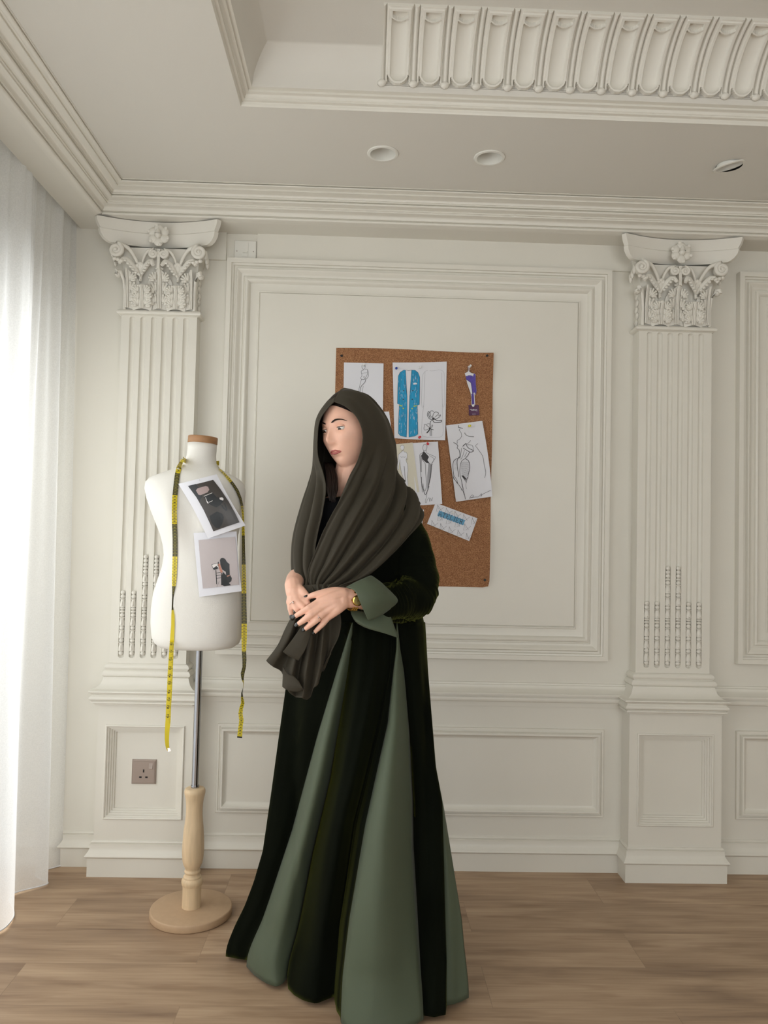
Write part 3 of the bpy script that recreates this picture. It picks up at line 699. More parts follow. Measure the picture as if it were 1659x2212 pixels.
# ================================================================== CURTAIN
mb = MB(); rows = []
zs = [0.004, 0.012, 0.03, 0.2, 0.5, 0.9, 1.3, 1.7, 2.0, 2.2, 2.36]
peaks = [(-0.010, 0.016), (-0.075, -0.055), (-0.150, 0.020), (-0.235, -0.06), (-0.330, -0.02), (-0.465, 0.030)]
random.seed(5)
y = -0.465
while y > -4.4:
    y -= random.uniform(0.09, 0.13); peaks.append((y, random.uniform(-0.07, -0.045))); y -= random.uniform(0.08, 0.13); peaks.append((y, random.uniform(0.015, 0.035)))
pl = resample_idx([Vector((p[1], p[0], 0)) for p in peaks], len(peaks) * 14)
for z in zs:
    f = z / 2.36; row = []
    for i, p in enumerate(pl):
        amp = (1.0 - 0.55 * f) 
        hi = f ** 1.5
        x = -1.048 - 0.028 * f + p.x * amp * 0.85 + 0.009 * hi * math.sin(p.y * 118 + 1.1) + 0.006 * hi * math.sin(p.y * 67)
        x += 0.006 * math.sin(p.y * 31 + z * 1.3)
        row.append((x, min(p.y + 0.012 * math.sin(z * 1.1 + p.y * 9) * (1 - f), -0.006), z + (0.004 * math.sin(p.y * 23) if z < 0.1 else 0)))
    rows.append(row)
mb.grid(rows)
cur = mb.build('voile_curtain', VOILE, angle=0)
tag(cur, 'floor length sheer white curtain hanging in folds along the left window wall', 'curtain')
hem = MB()
hem.tube([(p[0], p[1], p[2] + 0.001) for p in rows[0]], 0.0022, n=6)
hem.build('hem', mat('white_hem', srgb(238, 238, 240), 0.7), cur)

# ================================================================== DRESS FORM
FY = -0.350
dress = thing('dress_form', 'white linen dress form on a chrome pole and turned wooden stand', 'mannequin', (-0.515, FY, 0))
bx_, by_ = -0.507, -0.348
mb = MB()
mb.lathe([(0.0005, 0), (0.121, 0), (0.1245, 0.0015), (0.1255, 0.004), (0.1255, 0.020), (0.1245, 0.0225), (0.121, 0.024), (0.0005, 0.024)], (bx_, by_, 0), 64)
mb.build('base', MDF, dress, angle=50)
z0 = 0.024
def hz(y): return at(414, 1400 + y / 3.5675, by_).z
hp = [(1945, 70), (1835, 69), (1820, 74), (1800, 79), (1780, 77), (1765, 66), (1755, 66), (1745, 57), (1730, 54), (1722, 59), (1712, 59), (1700, 52), (1680, 60), (1640, 74), (1560, 81), (1480, 79), (1400, 74), (1300, 63), (1220, 62), (1170, 66), (1135, 73), (1110, 78), (1090, 76), (1076, 64), (1072, 20)]
ppm = FPX / (by_ - CAM.y)
prof = [(hw / 3.5675 / ppm, max(0.022, hz(y))) for y, hw in hp]
prof[0] = (prof[0][0], 0.022)
mb = MB(); mb.lathe(arc(prof, 3), (bx_, by_, 0), 48); mb.build('stand_handle', PALEWOOD, dress, angle=50)
ztop = at(419, 1700, by_).z
MB().tube([(bx_, by_, ztop - 0.01), (bx_, by_, 0.87)], 0.0103, n=24).build('pole', CHROME, dress, angle=50)
MB().lathe([(0.0103, ztop - 0.002), (0.013, ztop - 0.002), (0.013, ztop + 0.006), (0.0103, ztop + 0.006)], (bx_, by_, 0), 24).build('ferrule', CHROME, dress)
# torso rings: (py, left px, right px, front depth, back depth, chest bulge)
TR = [(958, 406, 468, .044, .046, 0), (970, 406, 467.5, .045, .048, 0), (985, 404, 466, .046, .052, 0), (1000, 399, 467, .048, .056, 0), (1010, 387, 474, .053, .060, 0),
      (1018, 366, 487, .060, .068, 0), (1026, 344, 503, .068, .075, 0), (1034, 325, 518, .074, .080, .0), (1044, 316, 527, .080, .084, .001), (1058, 314, 530, .086, .086, .004),
      (1080, 319, 528, .093, .086, .012), (1105, 328, 524, .097, .083, .020), (1130, 338, 519, .095, .079, .018), (1155, 348, 514, .089, .075, .010), (1180, 354, 512, .084, .072, .003),
      (1200, 356, 512, .082, .072, .0), (1225, 352, 514, .085, .078, 0), (1255, 342, 519, .092, .088, 0), (1285, 333, 522, .098, .096, 0), (1315, 329, 523, .101, .100, 0),
      (1345, 328, 522, .101, .100, 0), (1375, 330, 521, .100, .099, 0), (1388, 336, 516, .095, .094, 0), (1396, 346, 505, .086, .085, 0), (1400, 370, 480, .060, .060, 0)]
rows = []; NR = 56
for (py, xl, xr, df, db, bu) in TR:
    a = at(xl, py, FY); b = at(xr, py, FY); c = (a + b) / 2; hw = (b - a).length / 2; row = []
    z = at((xl + xr) / 2, py, FY).z
    for j in range(NR):
        t = 2 * math.pi * j / NR; ct, st = math.cos(t), math.sin(t)
        e = 0.86 if py > 1030 else 0.97
        x = math.copysign(abs(ct) ** e, ct) * hw; y = math.copysign(abs(st) ** e, st)
        y = y * (db if y > 0 else df)
        if bu and st < 0:
            for bxx in (-0.42, 0.42):
                y -= bu * 1.25 * math.exp(-((x / hw - bxx) / 0.26) ** 2)
        # slight turn of the form towards the right
        row.append((c.x + x, FY + y, z))
    rows.append(row)
mb = MB(); mb.grid(rows, close_u=True, cap=True)
torso = mb.build('torso', LINEN, dress, angle=0)
c0 = at(437.5, 958, FY); MB().lathe([(0.0005, 0.0), (0.0455, 0.0), (0.0465, 0.001), (0.0465, 0.021), (0.0455, 0.022), (0.0005, 0.022)], (c0.x, FY, c0.z - 0.001), 40, M=Matrix.Rotation(R_(3), 3, 'Y')).build('neck_cap', CAPWOOD, dress, angle=50)
tb = BVHTree.FromPolygons([Vector(v.co) for v in torso.data.vertices], [tuple(p.vertices) for p in torso.data.polygons])
def on_torso(px, py, off, fallback):
    d = at(px, py, 0) - CAM; d.normalize(); h = tb.ray_cast(CAM, d)
    if h[0] is not None: return h[0] - d * off
    return at(px, py, fallback)

# ---- measuring tape: two strands over the shoulders, joined behind the neck
LT = [(395, 992), (387, 1008), (383, 1025), (380, 1050), (377.5, 1075), (376.5, 1105), (377, 1135), (378, 1165), (378, 1195), (377, 1230), (375.5, 1266), (373.5, 1290), (372.5, 1310), (373.5, 1330), (373.5, 1350), (372, 1375), (370.5, 1400), (369, 1430), (367.6, 1456), (366, 1497), (364, 1527), (363, 1556), (361, 1580), (360.5, 1598), (361.5, 1612), (364, 1621)]
LW = [(992, 5), (1010, 10.5), (1040, 11), (1250, 10), (1268, 7), (1290, 3), (1310, 3), (1330, 7), (1360, 8), (1400, 9.5), (1456, 11), (1560, 11), (1598, 9), (1612, 8), (1621, 6)]
RT = [(473, 1012), (484, 1023), (494, 1034), (504, 1047), (512.5, 1060), (519, 1076), (523, 1092), (525, 1115), (525.5, 1150), (526, 1191), (526.5, 1225), (527, 1259), (527, 1304), (527.5, 1340), (527.5, 1372), (527, 1407), (528, 1425), (527.5, 1441), (524, 1455), (524, 1466), (526, 1476), (525, 1487), (522.5, 1497), (523, 1508), (524.5, 1519), (521, 1530), (519.5, 1541), (521.5, 1556), (520, 1567), (517.5, 1594)]
RW = [(1012, 3), (1034, 6), (1060, 6.5), (1092, 5), (1115, 4), (1150, 6), (1191, 7), (1259, 10), (1372, 12), (1407, 9.5), (1425, 9), (1441, 7.5), (1455, 8), (1466, 5), (1476, 1.4), (1487, 0.8), (1497, 3), (1508, 5), (1519, 7), (1541, 9), (1556, 9.5), (1567, 9), (1594, 11)]
SEGL = [(0, 'y'), (1021, 'd'), (1068, 'y'), (1133, 'd'), (1200, 'y'), (1267, 'd'), (1318, 'y')]
SEGR = [(0, 'y'), (1040, 'd'), (1093, 'y'), (1155, 'd'), (1218, 'y'), (1281, 'd'), (1345, 'y'), (1408, 'd'), (1470, 'y'), (1486, 'd'), (1503, 'y'), (1589, 'k')]
tape_pts = {}
def tape(mb, pts, wid, seg, key):
    P = []
    for i in range(len(pts) - 1):
        (x0, y0), (x1, y1) = pts[i], pts[i + 1]; n = max(1, int(round((y1 - y0) / 3.2)))
        for k in range(n): P.append((x0 + (x1 - x0) * k / n, y0 + (y1 - y0) * k / n))
    P.append(pts[-1])
    rowsL = []
    for i, (x, y) in enumerate(P):
        w = lerp_poly(wid, y) / 2
        tx, ty = P[min(i + 1, len(P) - 1)][0] - P[max(i - 1, 0)][0], P[min(i + 1, len(P) - 1)][1] - P[max(i - 1, 0)][1]
        l = math.hypot(tx, ty); nx, ny = ty / l, -tx / l
        fb = FY - 0.07 if y < 1130 and key == 'R' else (FY - 0.045 if key == 'R' else FY - 0.108)
        twist = 0.007 * (1 - min(1, w / 5.4))         # narrow stretches are turned edge-on, not thinner
        a = on_torso(x - nx * w, y - ny * w, 0.0035 + twist, fb) if y < 1385 else at(x - nx * w, y - ny * w, fb - twist)
        b = on_torso(x + nx * w, y + ny * w, 0.0035, fb) if y < 1385 else at(x + nx * w, y + ny * w, fb + twist)
        if key == 'R': 
            a.y = min(a.y, fb + 0.03) if y > 1130 else a.y
            if y > 1100: a = at(x - nx * w, y - ny * w, fb - twist); b = at(x + nx * w, y + ny * w, fb + twist)
        rowsL.append((a, b, y))
    for i in range(len(rowsL) - 1):
        a, b, y = rowsL[i]; c, d, y2 = rowsL[i + 1]; ym = (y + y2) / 2; k = [s[1] for s in seg if s[0] <= ym][-1]
        mb.add([a, b, d, c], [(0, 1, 2, 3)], {'y': 0, 'd': 1, 'k': 2}[k])
        # scale marks
        w = lerp_poly(wid, ym)
        if w > 4 and not (key == 'L' and ym > 1320):
            f = Vector((0, -0.0006, 0)); u0 = 0.30 if i % 2 else 0.0; u1 = 0.72 if i % 2 else 1.0
            if k != 'k':
                A, B = a.lerp(b, u0) + f, a.lerp(b, u1) + f; D, E = c.lerp(d, u0) + f, c.lerp(d, u1) + f
                mb.add([A, B, B.lerp(E, 0.26 if i % 2 == 0 else 0.5), A.lerp(D, 0.26 if i % 2 == 0 else 0.5)], [(0, 1, 2, 3)], 1 if k == 'y' else 3)
    return rowsL
TAPEM = mat('tape_worn_mark', srgb(140, 130, 50), 0.5)
mb = MB(); rl = tape(mb, LT, LW, SEGL, 'L'); rr = tape(mb, RT, RW, SEGR, 'R')
# round the back of the neck
cN = at(436, 1000, FY); path = [(rl[0][0] + rl[0][1]) / 2]
for j in range(1, 10):
    a = math.pi - math.pi * j / 10
    path.append(Vector((cN.x + math.cos(a) * 0.052, FY + 0.012 + math.sin(a) * 0.052, cN.z + 0.006 * math.sin(a))))
path.append((rr[0][0] + rr[0][1]) / 2)
path = resample(path, 24); mb.grid([[p + Vector((0, 0, 0.008)) for p in path], [p - Vector((0, 0, 0.007)) for p in path]], mi=0)
# numbers near the left end
def txt_faces(mb, s, size, org, ux, uy, mi, center=True, bold=0.0):
    cu = bpy.data.curves.new('t', 'FONT'); cu.body = s; cu.size = 1; cu.align_x = 'CENTER' if center else 'LEFT'; cu.align_y = 'CENTER'; cu.offset = bold
    cu.resolution_u = 3
    o = bpy.data.objects.new('t', cu); C.objects.link(o); dg = bpy.context.evaluated_depsgraph_get()
    me = bpy.data.meshes.new_from_object(o.evaluated_get(dg))
    mb.add([org + ux * (v.co.x * size) + uy * (v.co.y * size) for v in me.vertices], [tuple(p.vertices) for p in me.polygons], mi)
    bpy.data.objects.remove(o); bpy.data.curves.remove(cu); bpy.data.meshes.remove(me)
f = Vector((0, -0.0008, 0))
for k in range(10):
    py = 1390 + k * 17.2; near = min(rl, key=lambda r: abs(r[2] - py)); a, b, _ = near; u = (b - a).normalized(); v = Vector((u.z, 0, -u.x)).normalized()
    if v.z > 0: v = -v
    W_ = (b - a).length
    for q, ch in enumerate('7' + str(k)):
        txt_faces(mb, ch, W_ * 0.62, a.lerp(b, 0.38) + f + v * (W_ * 0.42 * (q - 0.5) * 1.15), v, u, 2, bold=0.02)
    mid = a.lerp(b, 0.0) + f
    mb.add([mid, b + f, b + f + v * 0.0009, mid + v * 0.0009], [(0, 1, 2, 3)], 2)
    for q in range(1, 8):
        l_ = 0.22 if q != 4 else 0.42; c = v * (W_ * 1.56 * q / 8)
        mb.add([b.lerp(a, l_) + f + c, b + f + c, b + f + c + v * 0.0005, b.lerp(a, l_) + f + c + v * 0.0005], [(0, 1, 2, 3)], 2)
tp = mb.build('measuring_tape', [TAPEY, TAPED, BLACK, TAPEM], None, angle=0, weld=False)
tag(tp, 'yellow and black measuring tape hanging round the neck of the dress form', 'measuring tape')
e = at(363.5, 1620, FY - 0.108)
MB().add([e + Vector((-0.004, 0, 0.006)), e + Vector((0.004, 0, 0.006)), e + Vector((0.009, -0.004, -0.002)), e + Vector((0.0, -0.002, -0.005))], [(0, 1, 2, 3)]).build('end_tab', SILVER, tp)

# ---- generic drawn paper: corners in pixels, laid at a distance, slightly curled
class Paper:
    def __init__(s, name, corners, Yf, mats, nx=26, ny=34, label='', cat='drawing', group=None, edge=None):
        s.c = corners; s.Yf = Yf; s.mb = MB(); s.name = name; s.mats = mats; s.base = 0.0022 if name == 'photo_print' else 0.0
        rows = []
        for j in range(ny + 1):
            v = j / ny; row = []
            for i in range(nx + 1):
                u = i / nx; row.append(s.P(*s.uv(u, v, edge), u=u, v=v))
            rows.append(row)
        s.mb.grid(rows); b = [[p + Vector((0, 0.0006, 0)) for p in r] for r in rows]; s.mb.grid(b)
        per = rows[0] + [r[-1] for r in rows[1:]] + rows[-1][-2::-1] + [r[0] for r in rows[-2:0:-1]]
        pb = [p + Vector((0, 0.0006, 0)) for p in per]; s.mb.grid([per, pb], close_u=True)
        s.label = label; s.cat = cat; s.group = group
    def uv(s, u, v, edge=None):
        tl, tr, br, bl = s.c
        x = (tl[0] * (1 - u) + tr[0] * u) * (1 - v) + (bl[0] * (1 - u) + br[0] * u) * v
        y = (tl[1] * (1 - u) + tr[1] * u) * (1 - v) + (bl[1] * (1 - u) + br[1] * u) * v
        if edge: dx, dy = edge(u, v); x += dx; y += dy
        return x, y
    def P(s, px, py, lift=0.0, u=None, v=None):
        if u is None:
            tl, tr, br, bl = s.c; u = v = 0.5
            for _ in range(6):       # invert the bilinear map
                x = (tl[0] * (1 - u) + tr[0] * u) * (1 - v) + (bl[0] * (1 - u) + br[0] * u) * v - px
                y = (tl[1] * (1 - u) + tr[1] * u) * (1 - v) + (bl[1] * (1 - u) + br[1] * u) * v - py
                xu = (tr[0] - tl[0]) * (1 - v) + (br[0] - bl[0]) * v; yu = (tr[1] - tl[1]) * (1 - v) + (br[1] - bl[1]) * v
                xv = (bl[0] - tl[0]) * (1 - u) + (br[0] - tr[0]) * u; yv = (bl[1] - tl[1]) * (1 - u) + (br[1] - tr[1]) * u
                D = xu * yv - xv * yu; u -= (x * yv - xv * y) / D; v -= (xu * y - x * yu) / D
            u = max(0, min(1, u)); v = max(0, min(1, v))
        return at(px, py, s.Yf(px, py, u, v) - lift - (s.base if lift > 0 else 0))
    def line(s, pts, w=0.6, mi=1, closed=False, lift=0.0006):
        if closed: pts = list(pts) + [pts[0]]
        pts = [p for i, p in enumerate(pts) if i == 0 or math.hypot(p[0] - pts[i - 1][0], p[1] - pts[i - 1][1]) > 0.05]
        P2 = []
        for a, b in zip(pts, pts[1:]):
            k = max(1, int(math.hypot(a[0] - b[0], a[1] - b[1]) / 8)); P2 += [(a[0] + (b[0] - a[0]) * i / k, a[1] + (b[1] - a[1]) * i / k) for i in range(k)]
        pts = P2 + [pts[-1]]
        L, Rr = [], []
        for i, p in enumerate(pts):
            a = pts[max(i - 1, 0)]; b = pts[min(i + 1, len(pts) - 1)]; dx, dy = b[0] - a[0], b[1] - a[1]; l = max(1e-6, math.hypot(dx, dy))
            nx, ny = -dy / l * w / 2, dx / l * w / 2
            L.append(s.P(p[0] + nx, p[1] + ny, lift)); Rr.append(s.P(p[0] - nx, p[1] - ny, lift))
        s.mb.grid([L, Rr], mi=mi)
    def curve(s, pts, w=0.6, mi=1, k=4, closed=False, lift=0.0006):
        if closed: pts = list(pts) + [pts[0]]
        s.line(arc([tuple(p) for p in pts], k), w, mi, lift=lift)
    def fill(s, pts, mi=2, lift=0.0004):
        T = tessellate_polygon([[Vector((x, y, 0)) for x, y in pts]])
        def sub(a, b, c, d):
            L = [math.hypot(a[0] - b[0], a[1] - b[1]), math.hypot(b[0] - c[0], b[1] - c[1]), math.hypot(c[0] - a[0], c[1] - a[1])]
            if max(L) < 9 or d > 9:
                s.mb.add([s.P(*a, lift), s.P(*b, lift), s.P(*c, lift)], [(0, 1, 2)], mi); return
            i = L.index(max(L)); q = [a, b, c]; a, b, c = q[i], q[(i + 1) % 3], q[(i + 2) % 3]; m_ = ((a[0] + b[0]) / 2, (a[1] + b[1]) / 2)
            sub(a, m_, c, d + 1); sub(m_, b, c, d + 1)
        for t3 in T: sub(*[pts[i] for i in t3], 0)
    def done(s):
        o = s.mb.build(s.name, s.mats, None, smooth=False, weld=False)
        return tag(o, s.label, s.cat, s.group)
def zoomf(ox, oy, sc): return lambda pts: [(ox + a / sc, oy + b / sc) for a, b in pts]

# prints pinned to the dress form
za = zoomf(380, 1020, 7.9)
def ycurl(px, py, u, v): return FY - 0.128 - 0.012 * math.sin(v * math.pi) + 0.022 * (u - 0.5) ** 2 * 4 * 0.5 - 0.006 * v
pA = Paper('photo_print', za([(25, 200), (680, 35), (1175, 910), (530, 1130)]), ycurl, [PAPER, INK, PHD, PHK, PHP, PHW], edge=lambda u, v: ((3 - 5 * u) * math.sin(v * math.pi) * 1.0 + 2, 0),
           label='white print with a dark chair picture, upper of two on the dress form', cat='photo print')
pic = [(205, 235), (425, 185), (635, 130), (760, 290), (900, 500), (1000, 680), (1085, 855), (860, 930), (640, 1010), (560, 830), (470, 640), (350, 430)]
pA.fill(za(pic), 2); pA.fill(za([(205, 235), (345, 200), (420, 330), (450, 420), (400, 490), (330, 400)]), 3, 0.0008)
pA.fill(za([(345, 205), (635, 130), (700, 220), (540, 340), (400, 280)]), 4 if False else 2, 0.0008)
pA.fill(za([(340, 310), (370, 275), (510, 235), (550, 250), (570, 300), (540, 345), (420, 392), (385, 385)]), 4, 0.0012)
pA.fill(za([(470, 415), (625, 350), (700, 430), (760, 430), (820, 480), (760, 560), (690, 600), (590, 560), (540, 500)]), 3, 0.0010)
for l in ([(475, 412), (620, 352)], [(565, 515), (625, 485)], [(505, 430), (530, 500)]): pA.line(za(l), 1.1, 5, lift=0.0014)
pA.fill(za([(742, 435), (790, 428), (815, 455), (805, 485), (750, 465)]), 5, 0.0014); pA.fill(za([(520, 500), (540, 495), (560, 530), (540, 532)]), 5, 0.0014)
pA.line(za([(780, 560), (810, 610), (860, 655)]), 2.5, 3, lift=0.001); pA.line(za([(830, 530), (870, 650)]), 2.2, 3, lift=0.001)
pA.fill(za([(570, 750), (700, 670), (790, 710), (820, 770), (790, 880), (740, 960), (680, 950), (610, 870)]), 3, 0.0010)
pA.done()
def ycurlb(px, py, u, v): return FY - 0.112 - 0.006 * math.sin(v * math.pi) + 0.014 * (u - 0.5) ** 2 * 2
pB = Paper('photo_print', za([(300, 1035), (1035, 1010), (1122, 2030), (398, 2130)]), ycurlb, [PAPER, INK, PHG, PHK, PHS, PHW], edge=lambda u, v: (-1.5 * math.sin(v * math.pi) * u, 0),
           label='print of a woman in black at an easel, lower of two on the dress form', cat='photo print')
pB.fill(za([(385, 1160), (1010, 1100), (1040, 1400), (1075, 1920), (460, 1985), (420, 1600)]), 2)
pB.fill(za([(750, 1500), (765, 1470), (800, 1460), (840, 1480), (870, 1530), (915, 1570), (915, 1640), (920, 1750), (860, 1780), (850, 1700), (790, 1660), (760, 1580)]), 3, 0.0008)
pB.fill(za([(800, 1700), (860, 1760), (860, 1775), (925, 1755), (955, 1810), (945, 1860), (905, 1890), (940, 1930), (830, 1945), (780, 1925), (770, 1800), (790, 1740)]), 3, 0.0008)
pB.fill(za([(715, 1570), (750, 1560), (775, 1640), (800, 1700), (770, 1720), (735, 1650)]), 4, 0.0010); pB.fill(za([(865, 1770), (925, 1750), (920, 1765), (880, 1785)]), 4, 0.0012)
pB.fill(za([(608, 1580), (712, 1548), (738, 1640), (645, 1668)]), 5, 0.0008); pB.line(za([(608, 1580), (712, 1548), (738, 1640), (645, 1668)]), 0.9, 3, closed=True, lift=0.0012)
pB.fill(za([(635, 1640), (690, 1600), (725, 1630), (700, 1655), (650, 1662)]), 3, 0.0012)
for l, w in (([(682, 1670), (695, 1910)], 1.6), ([(690, 1720), (765, 1708)], 1.0), ([(690, 1765), (765, 1755)], 1.0), ([(695, 1812), (768, 1800)], 1.0), ([(775, 1700), (780, 1930)], 1.8), ([(740, 1860), (695, 1965)], 0.4), ([(725, 1530), (720, 1600)], 2.2)):
    pB.line(za(l), w, 3, lift=0.0009)
pB.done()

def pin(px, py, Y, col, label, group=None, lean=(0.3, -0.2)):
    p = at(px, py, Y)
    t = thing('push_pin', label, 'push pin', p, group)
    d = Vector((lean[0] * 0.5, -1, lean[1] * 0.5)).normalized(); M = d.to_track_quat('Z', 'Y').to_matrix()
    MB().lathe([(0.0005, 0.0005), (0.0042, 0.001), (0.0046, 0.0022), (0.0030, 0.0035), (0.0026, 0.0085), (0.0040, 0.0105), (0.0040, 0.0125), (0.0005, 0.0132)], p, 14, M=M).build('head', PINM[col], t)
    MB().lathe([(0.0004, -0.006), (0.0005, 0.001)], p, 6, M=M).build('needle', CHROME, t)
def spin(px, py, Y, label):
    p = at(px, py, Y); t = thing('dressmaking_pin', label, 'pin', p)
    MB().sphere(p, 0.0016, n=10).build('head', PINM['white'], t); MB().tube([p, p + Vector((0, 0.012, 0))], 0.0004, n=6).build('shank', CHROME, t)
spin(431, 1037, FY - 0.136, 'small white pin holding the upper print on the dress form')
spin(470.5, 1158, FY - 0.122, 'small white pin holding the lower print on the dress form')

# ================================================================== CORK BOARD
bd = thing('cork_board', 'tall brown cork board screwed to the panelled wall, covered in fashion sketches', 'cork board', (0.176, -0.0105, 1.016))
X0, X1, Z0, Z1 = -0.1135, 0.4625, 1.0155, 1.876
def bow(x, z):
    u = (x - X0) / (X1 - X0); v = (z - Z0) / (Z1 - Z0)
    return -0.0110 - 0.010 * max(0, (u - 0.72) / 0.28) ** 2 * abs(math.sin(v * math.pi * 2.2 + 0.5)) - 0.0015 * math.sin(v * 9)
nx, nz = 24, 36; fr, bk = [], []
for j in range(nz + 1):
    z = Z0 + (Z1 - Z0) * j / nz; r1, r2 = [], []
    for i in range(nx + 1):
        x = X0 + (X1 - X0) * i / nx
        zz = z + (0.003 * math.sin((x - X0) * 9) if j == nz else 0)
        if i == nx and j == 0: x -= 0.004; zz += 0.004
        r1.append((x, bow(x, z) - 0.005, zz)); r2.append((x, bow(x, z), zz))
    fr.append(r1); bk.append(r2)
mb = MB(); mb.grid(fr); mb.grid(bk)
pe = lambda r: r[0] + [q[-1] for q in r[1:]] + r[-1][-2::-1] + [q[0] for q in r[-2:0:-1]]
mb.grid([pe(fr), pe(bk)], close_u=True)
mb.build('cork_panel', CORK, bd, angle=40)
for (px, py) in ((738, 768.5), (1051.7, 769), (1047, 1253)):
    p = at(px, py, -0.018); p.y = bow(p.x, p.z) - 0.0055
    MB().lathe([(0.0048, 0), (0.0040, 0.0012), (0.0005, 0.0014)], p, 14, M=Matrix.Rotation(R_(90), 3, 'X')).build('screw', BLACK, bd)
BYF = -0.0185
def yb(k=0.0, curl=0.004):
    return lambda px, py, u, v: min(bow(at(px, py, -0.018).x, at(px, py, -0.018).z), -0.0115) - 0.0062 - k - curl * (2 * abs(u - 0.5)) ** 2 * v
PM = [PAPER, INK, LINK, BLUEP, YELM, BEIGEP]
zb = zoomf(730, 770, 6.9125)
p = Paper('fashion_sketch', [(743, 783), (828.5, 785), (827, 903), (741, 903)], yb(0.0008), PM, label='white sheet with a pencil figure sketch, top left of the cork board', cat='sketch')
p.curve(zb([(360, 130), (358, 160), (375, 190), (395, 185), (408, 150), (400, 120)]), 0.6); p.curve(zb([(375, 190), (378, 205), (350, 215), (348, 240), (358, 290), (335, 320), (352, 335), (395, 345), (420, 300), (440, 260), (438, 195), (400, 190)]), 0.6)
p.curve(zb([(440, 195), (458, 280), (430, 330), (395, 330), (385, 300), (405, 310)]), 0.6); p.curve(zb([(352, 335), (335, 400), (318, 470), (308, 530)]), 0.6); p.curve(zb([(415, 340), (400, 390), (345, 450), (325, 540)]), 0.9); p.curve(zb([(380, 440), (368, 500), (372, 540)]), 0.5); p.curve(zb([(350, 350), (400, 350)]), 0.5); p.curve(zb([(350, 255), (435, 240)]), 0.4)
p.fill(zb([(365, 125), (385, 108), (405, 120), (406, 150), (385, 150)]), 2); p.done()
p = Paper('coat_design_sheet', [(848, 783), (965, 781), (961.7, 950), (852, 946.5)], yb(0.0012), PM, label='white sheet with a blue marker coat beside a pencil coat with a flower', cat='sketch', edge=lambda u, v: (0, 1.6 * math.sin(u * math.pi) * (1 - v) * 0.6 + 1.6 * math.sin(u * 2.4) * v))
coatL = [(1010, 205), (985, 202), (930, 235), (900, 290), (893, 450), (888, 705), (915, 715), (905, 960), (902, 1150), (935, 1185), (1025, 1205), (1032, 900), (1033, 600), (1020, 400)]
coatR = [(1100, 205), (1150, 205), (1195, 240), (1222, 310), (1222, 500), (1217, 718), (1185, 730), (1192, 980), (1195, 1160), (1150, 1190), (1058, 1205), (1058, 1000), (1060, 850), (1070, 600), (1085, 400)]
p.fill(zb(coatL), 3); p.fill(zb(coatR), 3); p.line(zb(coatL), 0.6, 1, closed=True, lift=0.0008); p.line(zb(coatR), 0.6, 1, closed=True, lift=0.0008)
p.line(zb([(1020, 205), (1060, 212), (1100, 203)]), 0.6)
for l in ([(985, 230), (970, 285), (995, 295), (985, 320), (1030, 560)], [(1145, 240), (1148, 285), (1110, 300), (1120, 325), (1072, 560)], [(925, 400), (922, 710)], [(1180, 260), (1180, 720)]): p.line(zb(l), 0.45, 1, lift=0.0009)
for c in ((982, 510), (975, 640), (975, 775), (1118, 510), (1110, 640), (1108, 778)): p.fill(zb([(c[0] + 9 * math.cos(a), c[1] + 11 * math.sin(a)) for a in [i * math.pi / 4 for i in range(8)]]), 4 if c[1] > 700 else 1, 0.0010)
p.fill(zb([(918, 722), (960, 732), (958, 748), (918, 740)]), 4, 0.0010); p.fill(zb([(1130, 735), (1180, 728), (1178, 742), (1132, 750)]), 4, 0.0010)
random.seed(8)
for i in range(90):
    side = coatL if i % 2 else coatR; x = random.uniform(905, 1020) if i % 2 else random.uniform(1075, 1190); y = random.uniform(230, 1150); l = random.uniform(15, 50)
    p.line(zb([(x, y), (x + random.uniform(-3, 3), y + l)]), 0.35, 0, lift=0.0007)
p.fill(zb([(1125, 400), (1145, 390), (1180, 395), (1180, 415), (1130, 420)]), 0, 0.0009)
for l in ([(1345, 205), (1290, 235), (1262, 330), (1248, 700), (1282, 718), (1300, 230)], [(1370, 208), (1400, 215), (1490, 205)], [(1490, 200), (1560, 215), (1590, 300), (1588, 710), (1560, 705), (1552, 240)], [(1282, 718), (1262, 900), (1250, 1150), (1330, 1205), (1450, 1205), (1565, 1170), (1560, 900), (1560, 700)]):
    p.curve(zb(l), 0.4, 2)
fl_ = [([(1410, 915), (1380, 880), (1380, 820), (1415, 812), (1425, 830)], 1.0), ([(1410, 915), (1425, 860), (1450, 830), (1490, 835), (1500, 860), (1450, 905)], 1.0), ([(1345, 825), (1335, 880), (1365, 930), (1410, 945), (1470, 930), (1520, 900), (1530, 870), (1500, 890)], 1.0),
       ([(1410, 945), (1440, 985), (1500, 985), (1545, 975), (1545, 950), (1500, 960), (1430, 935)], 1.4), ([(1345, 825), (1365, 830), (1355, 870), (1380, 925)], 1.2), ([(1400, 950), (1378, 1000), (1378, 1190)], 1.0), ([(1395, 1080), (1398, 1190)], 0.8),
       ([(1375, 1070), (1300, 1010), (1290, 1040), (1285, 1080), (1300, 1100), (1375, 1075)], 0.8), ([(1375, 1070), (1320, 1020), (1370, 1005), (1375, 1065), (1410, 1020), (1412, 1050), (1380, 1070)], 0.7), ([(1375, 1080), (1325, 1140), (1345, 1130), (1375, 1085)], 1.4), ([(1380, 1080), (1430, 1095), (1390, 1085)], 1.0)]
for l, w in fl_: p.curve(zb(l), w, 1, 3)
p.fill(zb([(1372 + 14 * math.cos(a), 1075 + 16 * math.sin(a)) for a in [i * math.pi / 4 for i in range(8)]]), 1, 0.0009); p.fill(zb([(1400, 925), (1430, 910), (1450, 925), (1420, 945)]), 1, 0.0009)
p.done()
p = Paper('blank_sheet', [(770, 891), (840.5, 889), (853, 985), (782, 988)], yb(0.0), PM, label='sliver of white paper between the headscarf and the coat drawing sheet', cat='paper'); p.done()
zc = zoomf(840, 900, 6.9125)
